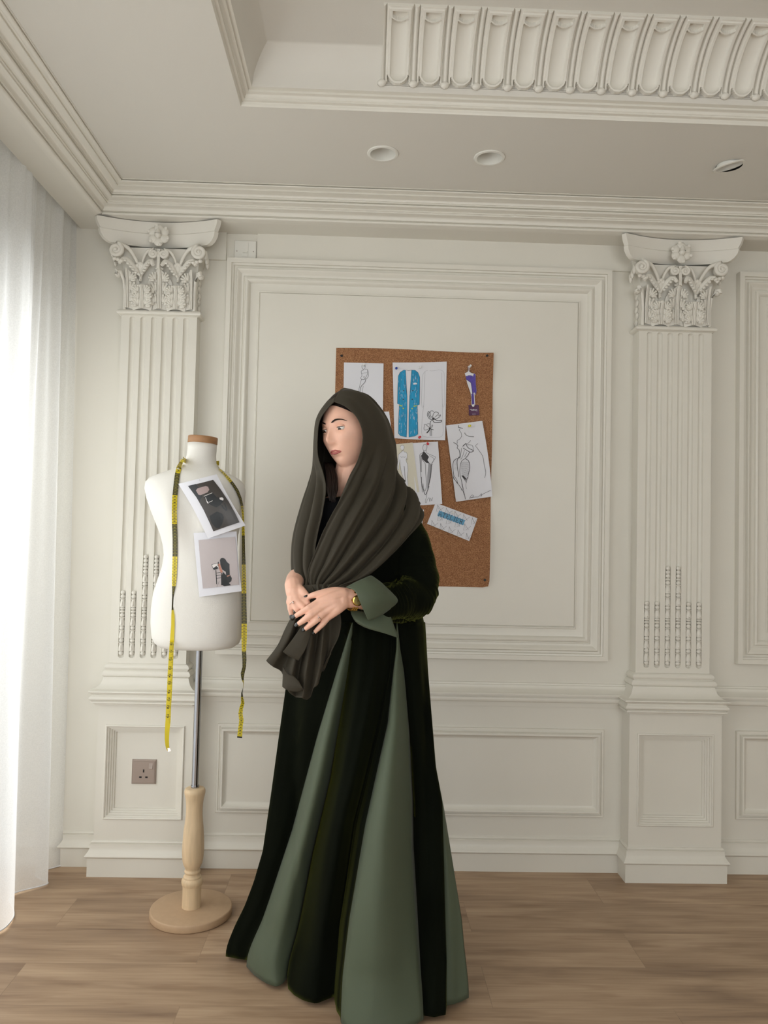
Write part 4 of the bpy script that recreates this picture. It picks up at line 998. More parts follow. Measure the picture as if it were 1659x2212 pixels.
p = Paper('model_sketch', [(889.5, 957), (946, 953.8), (955.3, 1088.7), (899, 1092)], yb(0.0010), PM, label='white sheet with a pencil drawing of a draped one-shouldered gown', cat='sketch')
p.curve(zc([(510, 440), (508, 480), (520, 505), (550, 500), (568, 460), (560, 420), (525, 415), (510, 440)]), 0.6)
p.curve(zc([(520, 505), (515, 530), (470, 560), (462, 600), (475, 830), (480, 900), (500, 1130)]), 0.8); p.curve(zc([(560, 495), (565, 540), (660, 585), (695, 610), (640, 700), (655, 715), (600, 700)]), 0.6)
p.curve(zc([(500, 560), (500, 640), (545, 710), (550, 830), (560, 1000), (545, 1110), (520, 1080), (510, 1000)]), 0.7); p.curve(zc([(605, 580), (670, 630), (645, 700)]), 0.5)
p.fill(zc([(520, 515), (560, 555), (598, 600), (575, 650), (610, 700), (560, 690), (505, 640), (480, 590)]), 1, 0.0006)
p.fill(zc([(472, 580), (495, 580), (490, 700), (492, 830), (476, 830)]), 2, 0.0006); p.fill(zc([(590, 700), (645, 720), (630, 900), (590, 1050), (570, 1100), (572, 900)]), 2, 0.0005)
for i in range(7): p.curve(zc([(605 + i * 6, 715), (600 + i * 5, 850), (580 + i * 2, 1060)]), 0.5, 1 if i > 3 else 2)
p.curve(zc([(485, 900), (490, 1000), (520, 1110), (545, 1165), (570, 1120), (600, 1040)]), 1.2); p.curve(zc([(570, 1130), (560, 1200), (545, 1260), (555, 1290), (575, 1240), (600, 1210), (610, 1270), (625, 1215), (640, 1260), (655, 1205)]), 0.5); p.done()
p = Paper('figure_card', [(838, 961.5), (891.4, 955.8), (905.8, 1063), (855, 1070)], yb(0.0024, 0.001), PM[:5] + [BEIGEP], label='beige card with a line drawn figure, tucked over the gown sketch', cat='sketch')
p.fill([(838.2, 961.7), (891.2, 956), (905.6, 1062.8), (855.2, 1069.8)], 5, 0.0003)
fig = [(195, 520), (165, 545), (140, 570), (135, 650), (128, 720), (130, 780), (150, 795), (150, 740), (165, 640), (170, 720), (180, 800), (210, 900), (240, 1000), (280, 1045), (285, 1000), (275, 900), (285, 800), (280, 720), (255, 650), (262, 610), (270, 650), (275, 560), (258, 530), (240, 530), (225, 525), (222, 500)]
p.fill(zc(fig), 0, 0.0005); p.line(zc(fig), 0.45, 1, closed=True, lift=0.0009)
p.fill(zc([(172, 450), (180, 435), (205, 428), (225, 440), (228, 470), (212, 498), (185, 490)]), 0, 0.0005); p.curve(zc([(172, 450), (180, 435), (205, 428), (225, 440), (228, 470), (212, 498), (195, 500), (195, 520)]), 0.5); p.curve(zc([(228, 740), (240, 880), (250, 980)]), 0.9); p.curve(zc([(172, 590), (190, 610), (210, 600), (235, 610), (245, 590)]), 0.4); p.done()
p = Paper('gown_sketch', [(963.5, 919), (1041.8, 909), (1063.7, 1072.6), (985, 1084)], yb(0.0030, 0.012), PM, label='tall white sheet with an ink drawing of a corset gown, overhanging the board edge', cat='sketch', edge=lambda u, v: (2.5 * math.sin(v * math.pi) * u, 0))
for l, w in (([(1040, 130), (1040, 160), (1065, 165), (1105, 175)], 1.2), ([(1065, 180), (1050, 200), (1060, 215), (1078, 240), (1085, 290), (1060, 330), (1020, 360), (1025, 400)], 0.7), ([(1130, 240), (1150, 270), (1200, 295), (1270, 300)], 1.0),
             ([(965, 385), (1010, 410), (1030, 440), (1020, 470), (1050, 500), (1060, 590), (1040, 620), (990, 640), (960, 690), (960, 800), (970, 880)], 1.1), ([(1100, 455), (1120, 420), (1180, 400), (1220, 355)], 0.7), ([(1110, 440), (1150, 400), (1160, 430), (1190, 470), (1265, 510), (1215, 530), (1160, 500), (1110, 470)], 1.2),
             ([(1165, 420), (1245, 430), (1262, 505)], 0.8), ([(1205, 530), (1180, 580), (1145, 625), (1190, 660), (1208, 740), (1195, 830), (1180, 880)], 1.2), ([(1145, 625), (1090, 660), (1065, 740), (1060, 850), (1085, 960), (1130, 1170), (1145, 1235)], 1.0),
             ([(1050, 600), (1020, 660), (1025, 760), (1045, 900)], 1.2), ([(1130, 500), (1100, 590), (1075, 640)], 0.7), ([(1165, 530), (1130, 600)], 0.7), ([(1085, 470), (1075, 560), (1060, 630)], 0.7), ([(970, 880), (965, 920), (1000, 960), (1060, 1040), (1110, 1120), (1125, 1170)], 0.9),
             ([(970, 880), (1000, 920), (1020, 960), (1025, 1000), (985, 940), (965, 900)], 0.8), ([(1085, 960), (1100, 1100), (1080, 1080)], 0.5), ([(1330, 402), (1295, 435), (1320, 470), (1400, 590), (1420, 700), (1445, 830), (1430, 915)], 0.7), ([(1200, 1225), (1240, 1170), (1270, 1190), (1210, 1215), (1290, 1200), (1340, 1195), (1385, 1150), (1375, 1195), (1400, 1160), (1520, 1100)], 0.7), ([(1175, 900), (1150, 1010), (1160, 1080)], 0.5)):
    p.curve(zc(l), w)
for i in range(22):
    t = i / 21; p.curve(zc([(1075 + 12 * t, 700 + 180 * t), (1120, 700 + 190 * t - 20 * (1 - t)), (1200 - 10 * t, 690 + 230 * t)]), 0.35, 2 if i % 3 else 1)
for i in range(10): p.curve(zc([(1085 + 3 * i, 880), (1120 + 5 * i, 930), (1160 + 3 * i, 990 - 12 * i)]), 0.5, 1)
for i in range(8): p.curve(zc([(975, 660 + 20 * i), (1000, 655 + 20 * i), (1022, 665 + 20 * i)]), 0.35, 2)
p.done()
p = Paper('letter_card', [(941, 1086), (1031.3, 1119.6), (1013.7, 1168.8), (922.5, 1131.5)], lambda px, py, u, v: -0.0215 - 0.003 * v, [PAPER, INK, BLUET], label='small tilted white card lettered ATELIER in blue wash', cat='card')
ux, uy = (90.3 / 96.4, 33.6 / 96.4), (-18 / 52.5, 49 / 52.5)
def q(a, b): return (941 + ux[0] * a + uy[0] * b, 1086 + ux[1] * a + uy[1] * b)
random.seed(2)
for i in range(5):
    for j in range(3):
        a = 6 + i * 20 + (j % 2) * 9; b = 2 + j * 18
        pts = [(a, b), (a + 2, b + 15), (a + 12, b + 10), (a - 1, b + 1)]
        if a < 92 and b < 48: p.line([q(min(95, max(1, x)), min(50, max(1, y))) for x, y in pts], 0.45); p.line([q(min(95, max(1, x)), min(50, max(1, y))) for x, y in ((a + 14, b + 1), (a + 7, b + 12), (a + 4, b + 6))], 0.4)
bl = [q(13 + i, 13 - 1.2 * math.sin(i * 1.1)) for i in range(0, 61, 3)] + [q(73 - i, 25 + 1.0 * math.sin(i * 0.9)) for i in range(0, 61, 3)]
p.fill(bl, 2, 0.0008)
LET = {'A': [[(0, 10), (3.5, 0), (7, 10)], [(1.4, 6.5), (5.6, 6.5)], [(-1, 10), (1.4, 10)], [(5.6, 10), (8.2, 10)]], 'T': [[(0, 0), (7, 0)], [(3.5, 0), (3.5, 10)], [(2, 10), (5, 10)], [(0, 0), (0, 2)], [(7, 0), (7, 2)]],
       'E': [[(6, 0), (1, 0), (1, 10), (6, 10)], [(1, 5), (4.6, 5)], [(6, 0), (6, 2)], [(6, 10), (6, 8)], [(0, 0), (1, 0)], [(0, 10), (1, 10)]], 'L': [[(1, 0), (1, 10), (6, 10)], [(0, 0), (2.2, 0)], [(6, 10), (6, 8)], [(0, 10), (1, 10)]],
       'I': [[(2, 0), (2, 10)], [(0.8, 0), (3.2, 0)], [(0.8, 10), (3.2, 10)]], 'R': [[(1, 10), (1, 0), (4.5, 0), (6, 1.3), (6, 3.6), (4.5, 5), (1, 5)], [(3.6, 5), (6.6, 10)], [(0, 10), (2.2, 10)], [(0, 0), (1, 0)], [(6, 10), (7.4, 10)]]}
x = 15
for ch in 'ATELIER':
    for st in LET[ch]: p.line([q(x + a * 0.86, 14.3 + b * 0.92) for a, b in st], 1.0, lift=0.0012)
    x += {'I': 5.5}.get(ch, 8.5)
p.done()
p = Paper('paper_scrap', [(870, 1098), (916, 1101), (911, 1140), (866, 1136)], yb(0.0), PM, label='corner of white paper just showing past the shoulder, left of the lettered card', cat='paper'); p.done()
zd = zoomf(990, 780, 17.017)
p = Paper('cut_out_doll_card', zd([(375, 1615), (745, 1610), (775, 1990), (395, 2000)]), yb(0.0), [PLUM, INK, PURPLE, PAPER], label='small plum card with white lettering under the cut-out figure', cat='card')
p.mats = [PLUM, INK, PURPLE, PAPER]
o_ = p.P(*zd([(560, 1790)])[0], lift=0.0009); uxx = (p.P(*zd([(740, 1775)])[0], lift=0.0009) - p.P(*zd([(390, 1780)])[0], lift=0.0009)).normalized(); uz = Vector((0, 0, 1))
txt_faces(p.mb, 'Huthon', 0.0085, o_, uxx, uz, 3, bold=0.02)
p.line(zd([(650, 1835), (710, 1835)]), 0.45, 3, lift=0.0009); p.line(zd([(510, 1948), (640, 1945)]), 0.35, 3, lift=0.0009); p.done()
mb = MB()
class Cut(Paper):
    def __init__(s): s.c = zd([(240, 160), (670, 160), (670, 1640), (240, 1640)]); s.Yf = lambda px, py, u, v: -0.0225; s.mb = MB(); s.base = 0.0; s.name = 'cut_out_figure'; s.mats = [PAPER, INK, PURPLE, PHP]; s.label = 'cut-out paper figure in a purple marker gown pinned to the cork board'; s.cat = 'paper cut-out'; s.group = None
c = Cut()
body = [(355, 190), (385, 170), (430, 165), (430, 330), (425, 400), (480, 430), (600, 455), (635, 500), (640, 800), (670, 1100), (640, 1255), (600, 1170), (600, 1300), (620, 1600), (480, 1620), (475, 1350), (450, 1170), (330, 830), (270, 560), (235, 450), (260, 435), (340, 400), (360, 330)]
v = [tuple(c.P(a, b, 0.0)) for a, b in zd(body)]; w = [tuple(c.P(a, b, -0.0006)) for a, b in zd(body)]
n_ = len(v); c.mb.add(v + w, [tuple(range(n_)), tuple(range(n_, 2 * n_))] + [(i, (i + 1) % n_, n_ + (i + 1) % n_, n_ + i) for i in range(n_)], 0)
c.fill(zd([(275, 540), (340, 560), (360, 530), (440, 520), (520, 550), (540, 600), (560, 480), (610, 465), (632, 520), (638, 800), (668, 1110), (640, 1245), (610, 1160), (560, 1170), (575, 1300), (590, 1590), (510, 1600), (480, 1300), (490, 1200), (520, 1200), (460, 800), (290, 680)]), 2, 0.0004)
c.fill(zd([(340, 180), (430, 160), (430, 330), (400, 400), (360, 330)]), 3, 0.0004)
for l in ([(345, 270), (345, 350), (260, 435)], [(420, 340), (430, 400), (490, 435), (600, 460)], [(290, 680), (460, 800), (520, 1200)], [(330, 560), (360, 530), (520, 545), (545, 610)], [(475, 1200), (500, 1330), (500, 1600)]): c.curve(zd(l), 0.5, 1, lift=0.0010)
c.done()
pin(785, 788, -0.020, 'white', 'white push pin at the top of the sketch behind the head')
pin(856, 795.5, -0.022, 'blue', 'blue push pin in the corner of the coat sheet', lean=(0.1, -0.3))
pin(906.5, 794, -0.022, 'white', 'white push pin at the top middle of the coat sheet', lean=(0.5, 0))
pin(905.5, 945, -0.022, 'red', 'red push pin at the bottom of the coat sheet', lean=(0.4, 0.1))
pin(924.5, 959, -0.022, 'red', 'red push pin at the top of the draped gown sketch', lean=(-0.4, 0.1))
pin(1013.5, 920, -0.026, 'yellow', 'yellow push pin at the top of the corset gown sheet')
pin(976.5, 1107.5, -0.023, 'white', 'white push pin in the lettered ATELIER card', lean=(0.5, -0.1))
pin(1014, 792.5, -0.0235, 'white', 'white push pin through the head of the purple cut-out figure', lean=(0.5, 0.4))
pin(1022.5, 876, -0.0235, 'white', 'white push pin between the cut-out figure and the plum card', lean=(-0.5, -0.4))

# ================================================================== THE PERSON
ctr = at(778, 1345, -0.62)
person = thing('person', 'person in a dark olive headscarf and green velvet robe, hands folded at the waist', 'person', (ctr.x, -0.64, 0))
V3 = Vector
def A(px, py, Y): return at(px, py, Y)
def ellipsoid(mb, c, rx, ry, rz, M=None, n=20): mb.sphere(c, 1.0, rx, ry, rz, n=n, M=None) if M is None else mb.sphere(c, 1.0, rx, ry, rz, n=n, M=M)
def capsule(mb, pts, rad, n=14, flat=1.0, up=None):
    pts = [V3(p) for p in pts]
    P = resample(pts, max(8, len(pts) * 4)) if len(pts) > 2 else resample([pts[0], pts[0].lerp(pts[1], .5), pts[1]], 8)
    k = len(P); rr = []
    for i in range(k):
        t = i / (k - 1) * (len(rad) - 1); j = min(int(t), len(rad) - 2); rr.append(rad[j] + (rad[j + 1] - rad[j]) * (t - j))
    mb.tube(P, rr, n=n, flat=flat, up=up); mb.sphere(P[0], rr[0] * 0.995, n=n); mb.sphere(P[-1], rr[-1] * 0.995, n=n)
def remesh(mb, name, mats, parent, voxel, smooth=6, fac=0.5):
    o = mb.build(name, mats, None, angle=0, weld=False)
    m_ = o.modifiers.new('r', 'REMESH'); m_.mode = 'VOXEL'; m_.voxel_size = voxel; m_.use_smooth_shade = True
    if smooth: s_ = o.modifiers.new('s', 'SMOOTH'); s_.iterations = smooth; s_.factor = fac
    dg = bpy.context.evaluated_depsgraph_get(); me = bpy.data.meshes.new_from_object(o.evaluated_get(dg))
    old = o.data; o.modifiers.clear(); o.data = me; bpy.data.meshes.remove(old)
    me.polygons.foreach_set('use_smooth', [True] * len(me.polygons))
    if parent: o.parent = parent; o.matrix_parent_inverse = parent.matrix_world.inverted()
    return o

# ---- head frame
HC = A(758, 930, -0.625)
HF = V3((-0.66, -0.73, -0.17)).normalized(); HU = (V3((-0.10, 0.0, 1)) - HF * V3((-0.10, 0, 1)).dot(HF)).normalized(); HR = HF.cross(HU).normalized()
def hp_(x, y, z): return HC + HR * x + HF * y + HU * z
def g(a, b, s): return math.exp(-((a - b) / s) ** 2)
def head_pt(th, ph):
    """th 0 at the crown, ph 0 at the face"""
    z = math.cos(th); s = math.sin(th); x = s * math.sin(ph); y = s * math.cos(ph)
    X, Y, Z = x * 0.073, y * 0.090, z * 0.112
    if z < 0:
        k = (-z) ** 1.4; X *= 1 - 0.30 * k; Y = Y * (1 - 0.10 * k) + (0.018 * k if y > -0.2 else 0.0)
        if y < 0: Y *= 1 - 0.25 * k
    if y > 0:
        Y -= 0.006 * (1 - abs(x)) * y                                            # flatter face plane
        Y += 0.019 * g(X, 0, 0.0085) * g(Z, -0.024, 0.014) + 0.010 * g(X, 0, 0.007) * g(Z, -0.006, 0.016)   # nose
        Y += 0.005 * (g(X, 0.010, 0.005) + g(X, -0.010, 0.005)) * g(Z, -0.030, 0.006)
        for sx in (-1, 1):
            Y -= 0.0085 * g(X, sx * 0.030, 0.014) * g(Z, 0.008, 0.010)
            Y += 0.0035 * g(X, sx * 0.028, 0.016) * g(Z, 0.026, 0.007)
            Y += 0.0045 * g(X, sx * 0.040, 0.014) * g(Z, -0.022, 0.016)
        Y += 0.0055 * g(X, 0, 0.017) * g(Z, -0.056, 0.010) - 0.0035 * g(X, 0, 0.016) * g(Z, -0.0705, 0.005) + 0.006 * g(X, 0, 0.018) * g(Z, -0.090, 0.012)
        Y -= 0.0022 * g(X, 0, 0.016) * g(Z, -0.0565, 0.0016)
    return X, Y, Z
mbody = MB(); rows = []
NT, NPh = 90, 120
for i in range(NT + 1):
    th = max(1e-3, min(math.pi - 1e-3, math.pi * i / NT)); rows.append([hp_(*head_pt(th, 2 * math.pi * j / NPh)) for j in range(NPh)])
mbody.grid(rows, close_u=True)
for sx in (-1, 1): mbody.sphere(hp_(sx * 0.0715, -0.006, -0.008), 1.0, 0.006, 0.012, 0.024, n=14)
# neck, torso, legs
capsule(mbody, [hp_(0, -0.012, -0.06), A(752, 1050, -0.615), A(762, 1092, -0.60)], [0.050, 0.045, 0.052])
capsule(mbody, [A(690, 1118, -0.62), A(770, 1096, -0.60), A(850, 1118, -0.57)], [0.045, 0.058, 0.045])
for (py, rx, ry, rz) in ((1140, .135, .085, .09), (1200, .125, .088, .10), (1270, .120, .085, .10), (1345, .135, .082, .09)):
    mbody.sphere(A(772, py, -0.605 if py < 1300 else -0.585), 1.0, rx, ry, rz, n=24)
for sx in (-1, 1):
    hip = A(775 + sx * 40, 1360, -0.560); ft = V3((hip.x + sx * 0.01, -0.585, 0.06))
    capsule(mbody, [hip, (hip + ft) / 2 + V3((0, -0.005, 0.02)), ft], [0.072, 0.052, 0.034])
    mbody.sphere(ft + V3((-0.02, -0.05, -0.030)), 1.0, 0.040, 0.10, 0.028, n=16)
# arms
capsule(mbody, [A(858, 1122, -0.575), A(880, 1210, -0.62), A(890, 1282, -0.665)], [0.042, 0.038, 0.035])
capsule(mbody, [A(890, 1282, -0.665), A(825, 1296, -0.755), A(770, 1294, -0.828)], [0.036, 0.031, 0.0250])
capsule(mbody, [A(682, 1122, -0.63), A(660, 1190, -0.62), A(655, 1245, -0.64)], [0.042, 0.038, 0.035])
capsule(mbody, [A(655, 1245, -0.64), A(642, 1252, -0.73), A(634, 1264, -0.80)], [0.035, 0.030, 0.0235])
# front hand (her left): wrist, back of the hand, fingers, thumb
def chain(mb, pts, r, n=12): capsule(mb, pts, r, n=n)
W1 = A(772, 1294, -0.826)
KN = [(690, 1300, -0.862), (695, 1311, -0.868), (702, 1321, -0.866), (711, 1330, -0.858)]
PI_ = [(668, 1313, -0.872), (672, 1328, -0.880), (683, 1340, -0.878), (697, 1348, -0.868)]
DI_ = [(651, 1323, -0.866), (656, 1340, -0.874), (669, 1351, -0.872), (687, 1358, -0.863)]
TI_ = [(638, 1331, -0.856), (644.5, 1348, -0.864), (659, 1359, -0.862), (680, 1365.5, -0.855)]
RD = [(0.0098, 0.0086, 0.0078, 0.0062), (0.0102, 0.0088, 0.0080, 0.0064), (0.0098, 0.0084, 0.0076, 0.0060), (0.0088, 0.0076, 0.0067, 0.0054)]
mh = MB()
capsule(mbody, [W1, A(752, 1293, -0.836), A(738, 1296, -0.845)], [0.0255, 0.0245, 0.022], flat=0.8, up=(0, 1, 0))
for k, q, d, t_, r in zip(KN, PI_, DI_, TI_, RD):
    chain(mbody, [A(742, 1284 + 6.5 * KN.index(k), -0.846), A((742 + k[0]) / 2, (1284 + 6.5 * KN.index(k) + k[1]) / 2, -0.860), A(*k)], [0.0155, 0.0145, 0.0112])
    chain(mbody, [A(*k), A(*q)], [r[0] * 1.06, r[1]]); chain(mbody, [A(*q), A(*d)], [r[1], r[2]]); chain(mbody, [A(*d), A(*t_)], [r[2], r[3]])
mbody.sphere(A(722, 1302, -0.850), 1.0, 0.030, 0.014, 0.024, n=18)
chain(mbody, [A(745, 1284, -0.832), A(718, 1280, -0.842), A(698, 1281, -0.850)], [0.018, 0.0150, 0.0105]); chain(mbody, [A(698, 1281, -0.850), A(680, 1285, -0.853), A(666, 1289, -0.848)], [0.0102, 0.0090, 0.0066])
# rear hand (her right), fingers curled over the gathered scarf and tucked under the other hand
chain(mbody, [A(634, 1264, -0.80), A(636, 1280, -0.822)], [0.0235, 0.0225])
K2 = [(650, 1293, -0.838), (641, 1297, -0.842), (633, 1300, -0.840), (627, 1301, -0.832)]
P2_ = [(664, 1303, -0.846), (655, 1311, -0.852), (641, 1315, -0.848), (627, 1315, -0.838)]
T2_ = [(672, 1315, -0.836), (662, 1322, -0.840), (648, 1325, -0.838), (630, 1330, -0.834)]
for k, q, t_, r in zip(K2, P2_, T2_, RD):
    chain(mbody, [A(637, 1272, -0.812), A(*k)], [0.0165, 0.0112]); chain(mbody, [A(*k), A(*q)], [r[0] * 0.98, r[1]]); chain(mbody, [A(*q), A(*t_)], [r[1], r[3] * 1.05])
chain(mbody, [A(642, 1270, -0.815), A(656, 1280, -0.838), A(666, 1292, -0.838)], [0.0150, 0.0110, 0.0075])
body = remesh(mbody, 'body', SKIN, person, 0.0021, 5, 0.5)

def nail(tip, prev, s=1.0, toward=(0.0, -1, 0.25)):
    t_ = V3(A(*tip)); d = (t_ - V3(A(*prev))).normalized(); n_ = V3(toward); n_ = (n_ - d * n_.dot(d)).normalized(); b = d.cross(n_).normalized()
    M = Matrix((b, d, n_)).transposed()
    o = MB().sphere(t_ + d * 0.0022 + n_ * 0.0040 * s, 1.0, 0.0052 * s, 0.0078 * s, 0.0024, n=14, M=M).build('fingernail', NAIL, body)
for t_, p_, s_ in zip(TI_, DI_, (1.0, 1.05, 1.0, 0.88)): nail(t_, p_, s_, (-0.5, -0.8, -0.1))
nail((665, 1289.3, -0.848), (680, 1285, -0.853), 1.0, (0.1, -0.5, 0.9)); nail((631, 1331, -0.834), (627, 1315, -0.838), 1.15, (-0.3, -1, -0.1))
# face details
def hb(mb): return mb
for sx in (-1, 1):
    e = hp_(sx * 0.0295, 0.0668, 0.007)
    ey = MB().sphere(e, 0.0118, n=24).build('eyeball', EYEW, body)
    gaze = (HF * 1.0 + HU * -0.42).normalized()
    M = gaze.to_track_quat('Z', 'Y').to_matrix()
    MB().lathe([(0.0005, 0.0119), (0.003, 0.0118), (0.0052, 0.0110), (0.0056, 0.0104)], e, 20, M=M).build('iris', IRIS, body)
    # lids: skin shells above and below the opening
    rows = []
    for i in range(9):
        el = R_(12 + 10 * i); rows.append([e + (HR * math.sin(R_(a)) * math.cos(el) + HF * math.cos(R_(a)) * math.cos(el) + HU * math.sin(el) * 0.95) * 0.0129 for a in range(-80, 81, 8)])
    low = []
    for i in range(6):
        el = R_(-28 - 10 * i); low.append([e + (HR * math.sin(R_(a)) * math.cos(el) + HF * math.cos(R_(a)) * math.cos(el) + HU * math.sin(el)) * 0.0127 for a in range(-80, 81, 8)])
    m_ = MB(); m_.grid(rows); m_.grid(low); m_.build('eyelid', SKIN, body, solid=0.0008)
    MB().tube([p + HF * 0.0008 for p in rows[0][2:-2]], [0.0004] + [0.0010] * (len(rows[0]) - 6) + [0.0007], n=6).build('eyelashes', BLACK, body)
    br = [hp_(sx * 0.012, 0.0865, 0.024), hp_(sx * 0.026, 0.0835, 0.0300), hp_(sx * 0.040, 0.0745, 0.0285), hp_(sx * 0.050, 0.0640, 0.0220)]
    MB().tube(resample(br, 12), [0.0016, 0.0024, 0.0027, 0.0028, 0.0027, 0.0025, 0.0022, 0.0019, 0.0016, 0.0013, 0.0010, 0.0006], n=8, flat=0.8).build('eyebrow', HAIR, body)
lb = [hp_(x, 0, z) for x, z in ()]
def face_y(X, Z):
    best = None
    th = math.acos(max(-1, min(1, Z / 0.112)))
    lo, hi = -1.2, 1.2
    for _ in range(30):
        mi_ = (lo + hi) / 2
        if head_pt(th, mi_)[0] < X: lo = mi_
        else: hi = mi_
    return head_pt(th, lo)[1]
m_ = MB()
for zc_, rr_, bend in ((-0.0535, 0.0026, 1), (-0.0600, 0.0034, -1)):
    pts = []
    for i in range(13):
        x = -0.021 + 0.042 * i / 12; u = x / 0.021
        z = zc_ + (0.0012 * math.exp(-((abs(u) - 0.25) / 0.2) ** 2) if bend > 0 else 0) * 1 - bend * 0.0030 * u * u * 1.0
        pts.append(hp_(x, face_y(x, z) - 0.0004, z))
    m_.tube(pts, [0.0004] + [rr_ * math.sqrt(max(0.02, 1 - ((i - 6) / 6.4) ** 2)) for i in range(1, 12)] + [0.0004], n=10)
m_.build('lips', LIPM, body)

# ---- hair at the brow and beside the neck
mb = MB(); rows = []
for i in range(22):
    row = []
    for j in range(61):
        ph = -1.7 + 3.4 * j / 60; tmax = R_(50 + 26 * min(1, abs(ph) / 1.25) ** 1.6); th = tmax * (i + 0.5) / 21.5
        x, y, z = head_pt(th, ph); k = 1.0 + 0.035 * (1 - (i / 21) ** 6); row.append(hp_(x * k, y * k, z * k + 0.001))
    rows.append(row)
mb.grid(rows)
mb.build('hair', HAIR, person, angle=0)
mb = MB()
random.seed(4)
for k in range(34):
    u = random.random(); r0 = random.uniform(-1, 1); dy = random.uniform(-0.006, 0.004)
    mb.tube(resample([A(700 + 16 * u, 1000, -0.632 + 0.01 * u + dy), A(705 + 22 * u + r0, 1028, -0.672 + .012 * u + dy), A(706 + 22 * u - r0, 1054, -0.706 + .01 * u + dy), A(711 + 14 * u + 2 * r0, 1080 + 6 * r0, -0.722 + dy)], 12), [0.0022, 0.0030, 0.0034, 0.0034, 0.0034, 0.0034, 0.0032, 0.003, 0.0027, 0.0022, 0.0016, 0.0008], n=7)
mb.build('hair_lock', HAIR, person, angle=0)

# ---- black top under the scarf
ribs = [[A(x0, 1076, y0), A(x0 - 6, 1120, y0 - 0.01), A(x0 - 20, 1170, y0 - 0.015), A(x0 - 25, 1240, y0 - 0.02)] for x0, y0 in ((688, -0.690), (708, -0.708), (726, -0.716), (745, -0.712), (764, -0.700))]
MB().grid(skin_ribs(ribs, 16, 20)).build('black_top', TOPM, person, angle=0, solid=0.003)

# ---- robe: bodice
mb = MB(); rows = []
for py, xl, xr, d in ((1070, 735, 800, .05), (1082, 700, 838, .075), (1096, 678, 862, .085), (1120, 664, 880, .095), (1160, 656, 890, .102), (1220, 650, 896, .105), (1290, 646, 905, .108), (1350, 641, 918, .118), (1372, 637, 919, .120)):
    a, b = A(xl, py, -0.605), A(xr, py, -0.605); c = (a + b) / 2; hw = (b - a).length / 2; row = []
    for j in range(48):
        t = 2 * math.pi * j / 48; row.append((c.x + math.cos(t) * hw, -0.605 + math.sin(t) * d * (1 + 0.02 * math.sin(7 * t)), c.z))
    rows.append(row)
robe = MB().grid(rows, close_u=True, cap=True).build('robe', VELVET, person, angle=0)

# ---- robe: sleeve, puffed over the elbow, with crumpled velvet folds
mb = MB()
S = [(846, 1116, -0.575, .070), (866, 1160, -0.590, .072), (882, 1205, -0.610, .070), (893, 1250, -0.640, .066), (896, 1284, -0.668, .062), (872, 1297, -0.705, .056), (842, 1301, -0.750, .049), (818, 1303, -0.780, .043)]
P = [A(*s_[:3]) for s_ in S]
capsule(mb, P, [s_[3] for s_ in S], n=24)
mb.sphere(A(925, 1283, -0.665), 0.030, n=16); mb.sphere(A(880, 1318, -0.69), 0.030, 1.6, 1, 0.9, n=16)
slv = remesh(mb, 'sleeve', VELVET, person, 0.005, 8)
axis = resample(P, 40)
for v in slv.data.vertices:
    co = v.co; i = min(range(40), key=lambda k: (axis[k] - co).length_squared); t = i / 39; d = (co - axis[i]); l = d.length or 1; dn = d / l
    ang = math.atan2(dn.y, dn.x + 0.3 * dn.z)
    w = math.sin(ang * 3 + t * 5 + 1.5 * mnoise.noise(co * 9)); w = math.copysign(abs(w) ** 0.7, w)
    k2 = math.sin(t * 17 + 3.2 * math.sin(ang * 1.3 + 0.6) + 5 * mnoise.noise(co * 8)) * max(0, 1 - abs(t - 0.58) / 0.34)
    v.co = co + dn * (0.006 * w * (0.4 + t) + 0.0055 * k2 + 0.004 * mnoise.noise(co * 25))
slv.parent = robe; slv.matrix_parent_inverse = Matrix()
slv.matrix_parent_inverse = person.matrix_world.inverted() @ Matrix() if False else Matrix()
mb = MB()   # her right sleeve, mostly under the scarf
S = [(694, 1122, -0.62, .060), (676, 1180, -0.615, .052), (668, 1232, -0.635, .046), (660, 1246, -0.68, .038), (650, 1250, -0.72, .031)]
capsule(mb, [A(*s_[:3]) for s_ in S], [s_[3] for s_ in S], n=24)
s2 = remesh(mb, 'sleeve', VELVET, robe, 0.006, 6); s2.matrix_parent_inverse = Matrix()

# ---- cuff: wide sage cuff turned back, front flap and the flap hanging behind it
ribs = [[A(748, 1269, -.858), A(762, 1273, -.872), A(771, 1284, -.880), A(781, 1308, -.878), A(795, 1340.5, -.862)],
        [A(766, 1259, -.856), A(781, 1268, -.872), A(790, 1283, -.880), A(799, 1305, -.878), A(810, 1335.5, -.856)],
        [A(786, 1250, -.846), A(803, 1262, -.862), A(813, 1279, -.868), A(820, 1300, -.866), A(826, 1327, -.842)],
        [A(801, 1244.5, -.822), A(821, 1259, -.838), A(834, 1277, -.846), A(839, 1296, -.842), A(840, 1317, -.822)],
        [A(812, 1252, -.800), A(831, 1267, -.812), A(850, 1285, -.818), A(858.5, 1298, -.815), A(845, 1313, -.808)]]
cuff = MB().grid(skin_ribs(ribs, 20, 20)).build('cuff', SATIN, robe, angle=0, solid=0.0035); cuff.matrix_parent_inverse = Matrix()
ribs = [[A(757, 1315, -.812), A(784, 1322, -.815), A(812, 1324, -.812), A(839, 1318, -.800)],
        [A(759, 1326, -.826), A(785, 1336, -.830), A(815, 1340, -.826), A(846, 1338, -.806)],
        [A(764, 1337, -.832), A(786, 1349, -.838), A(817, 1356, -.832), A(853, 1358, -.808)],
        [A(774, 1347, -.828), A(792, 1356, -.834), A(824, 1366, -.828), A(861, 1378, -.806)]]
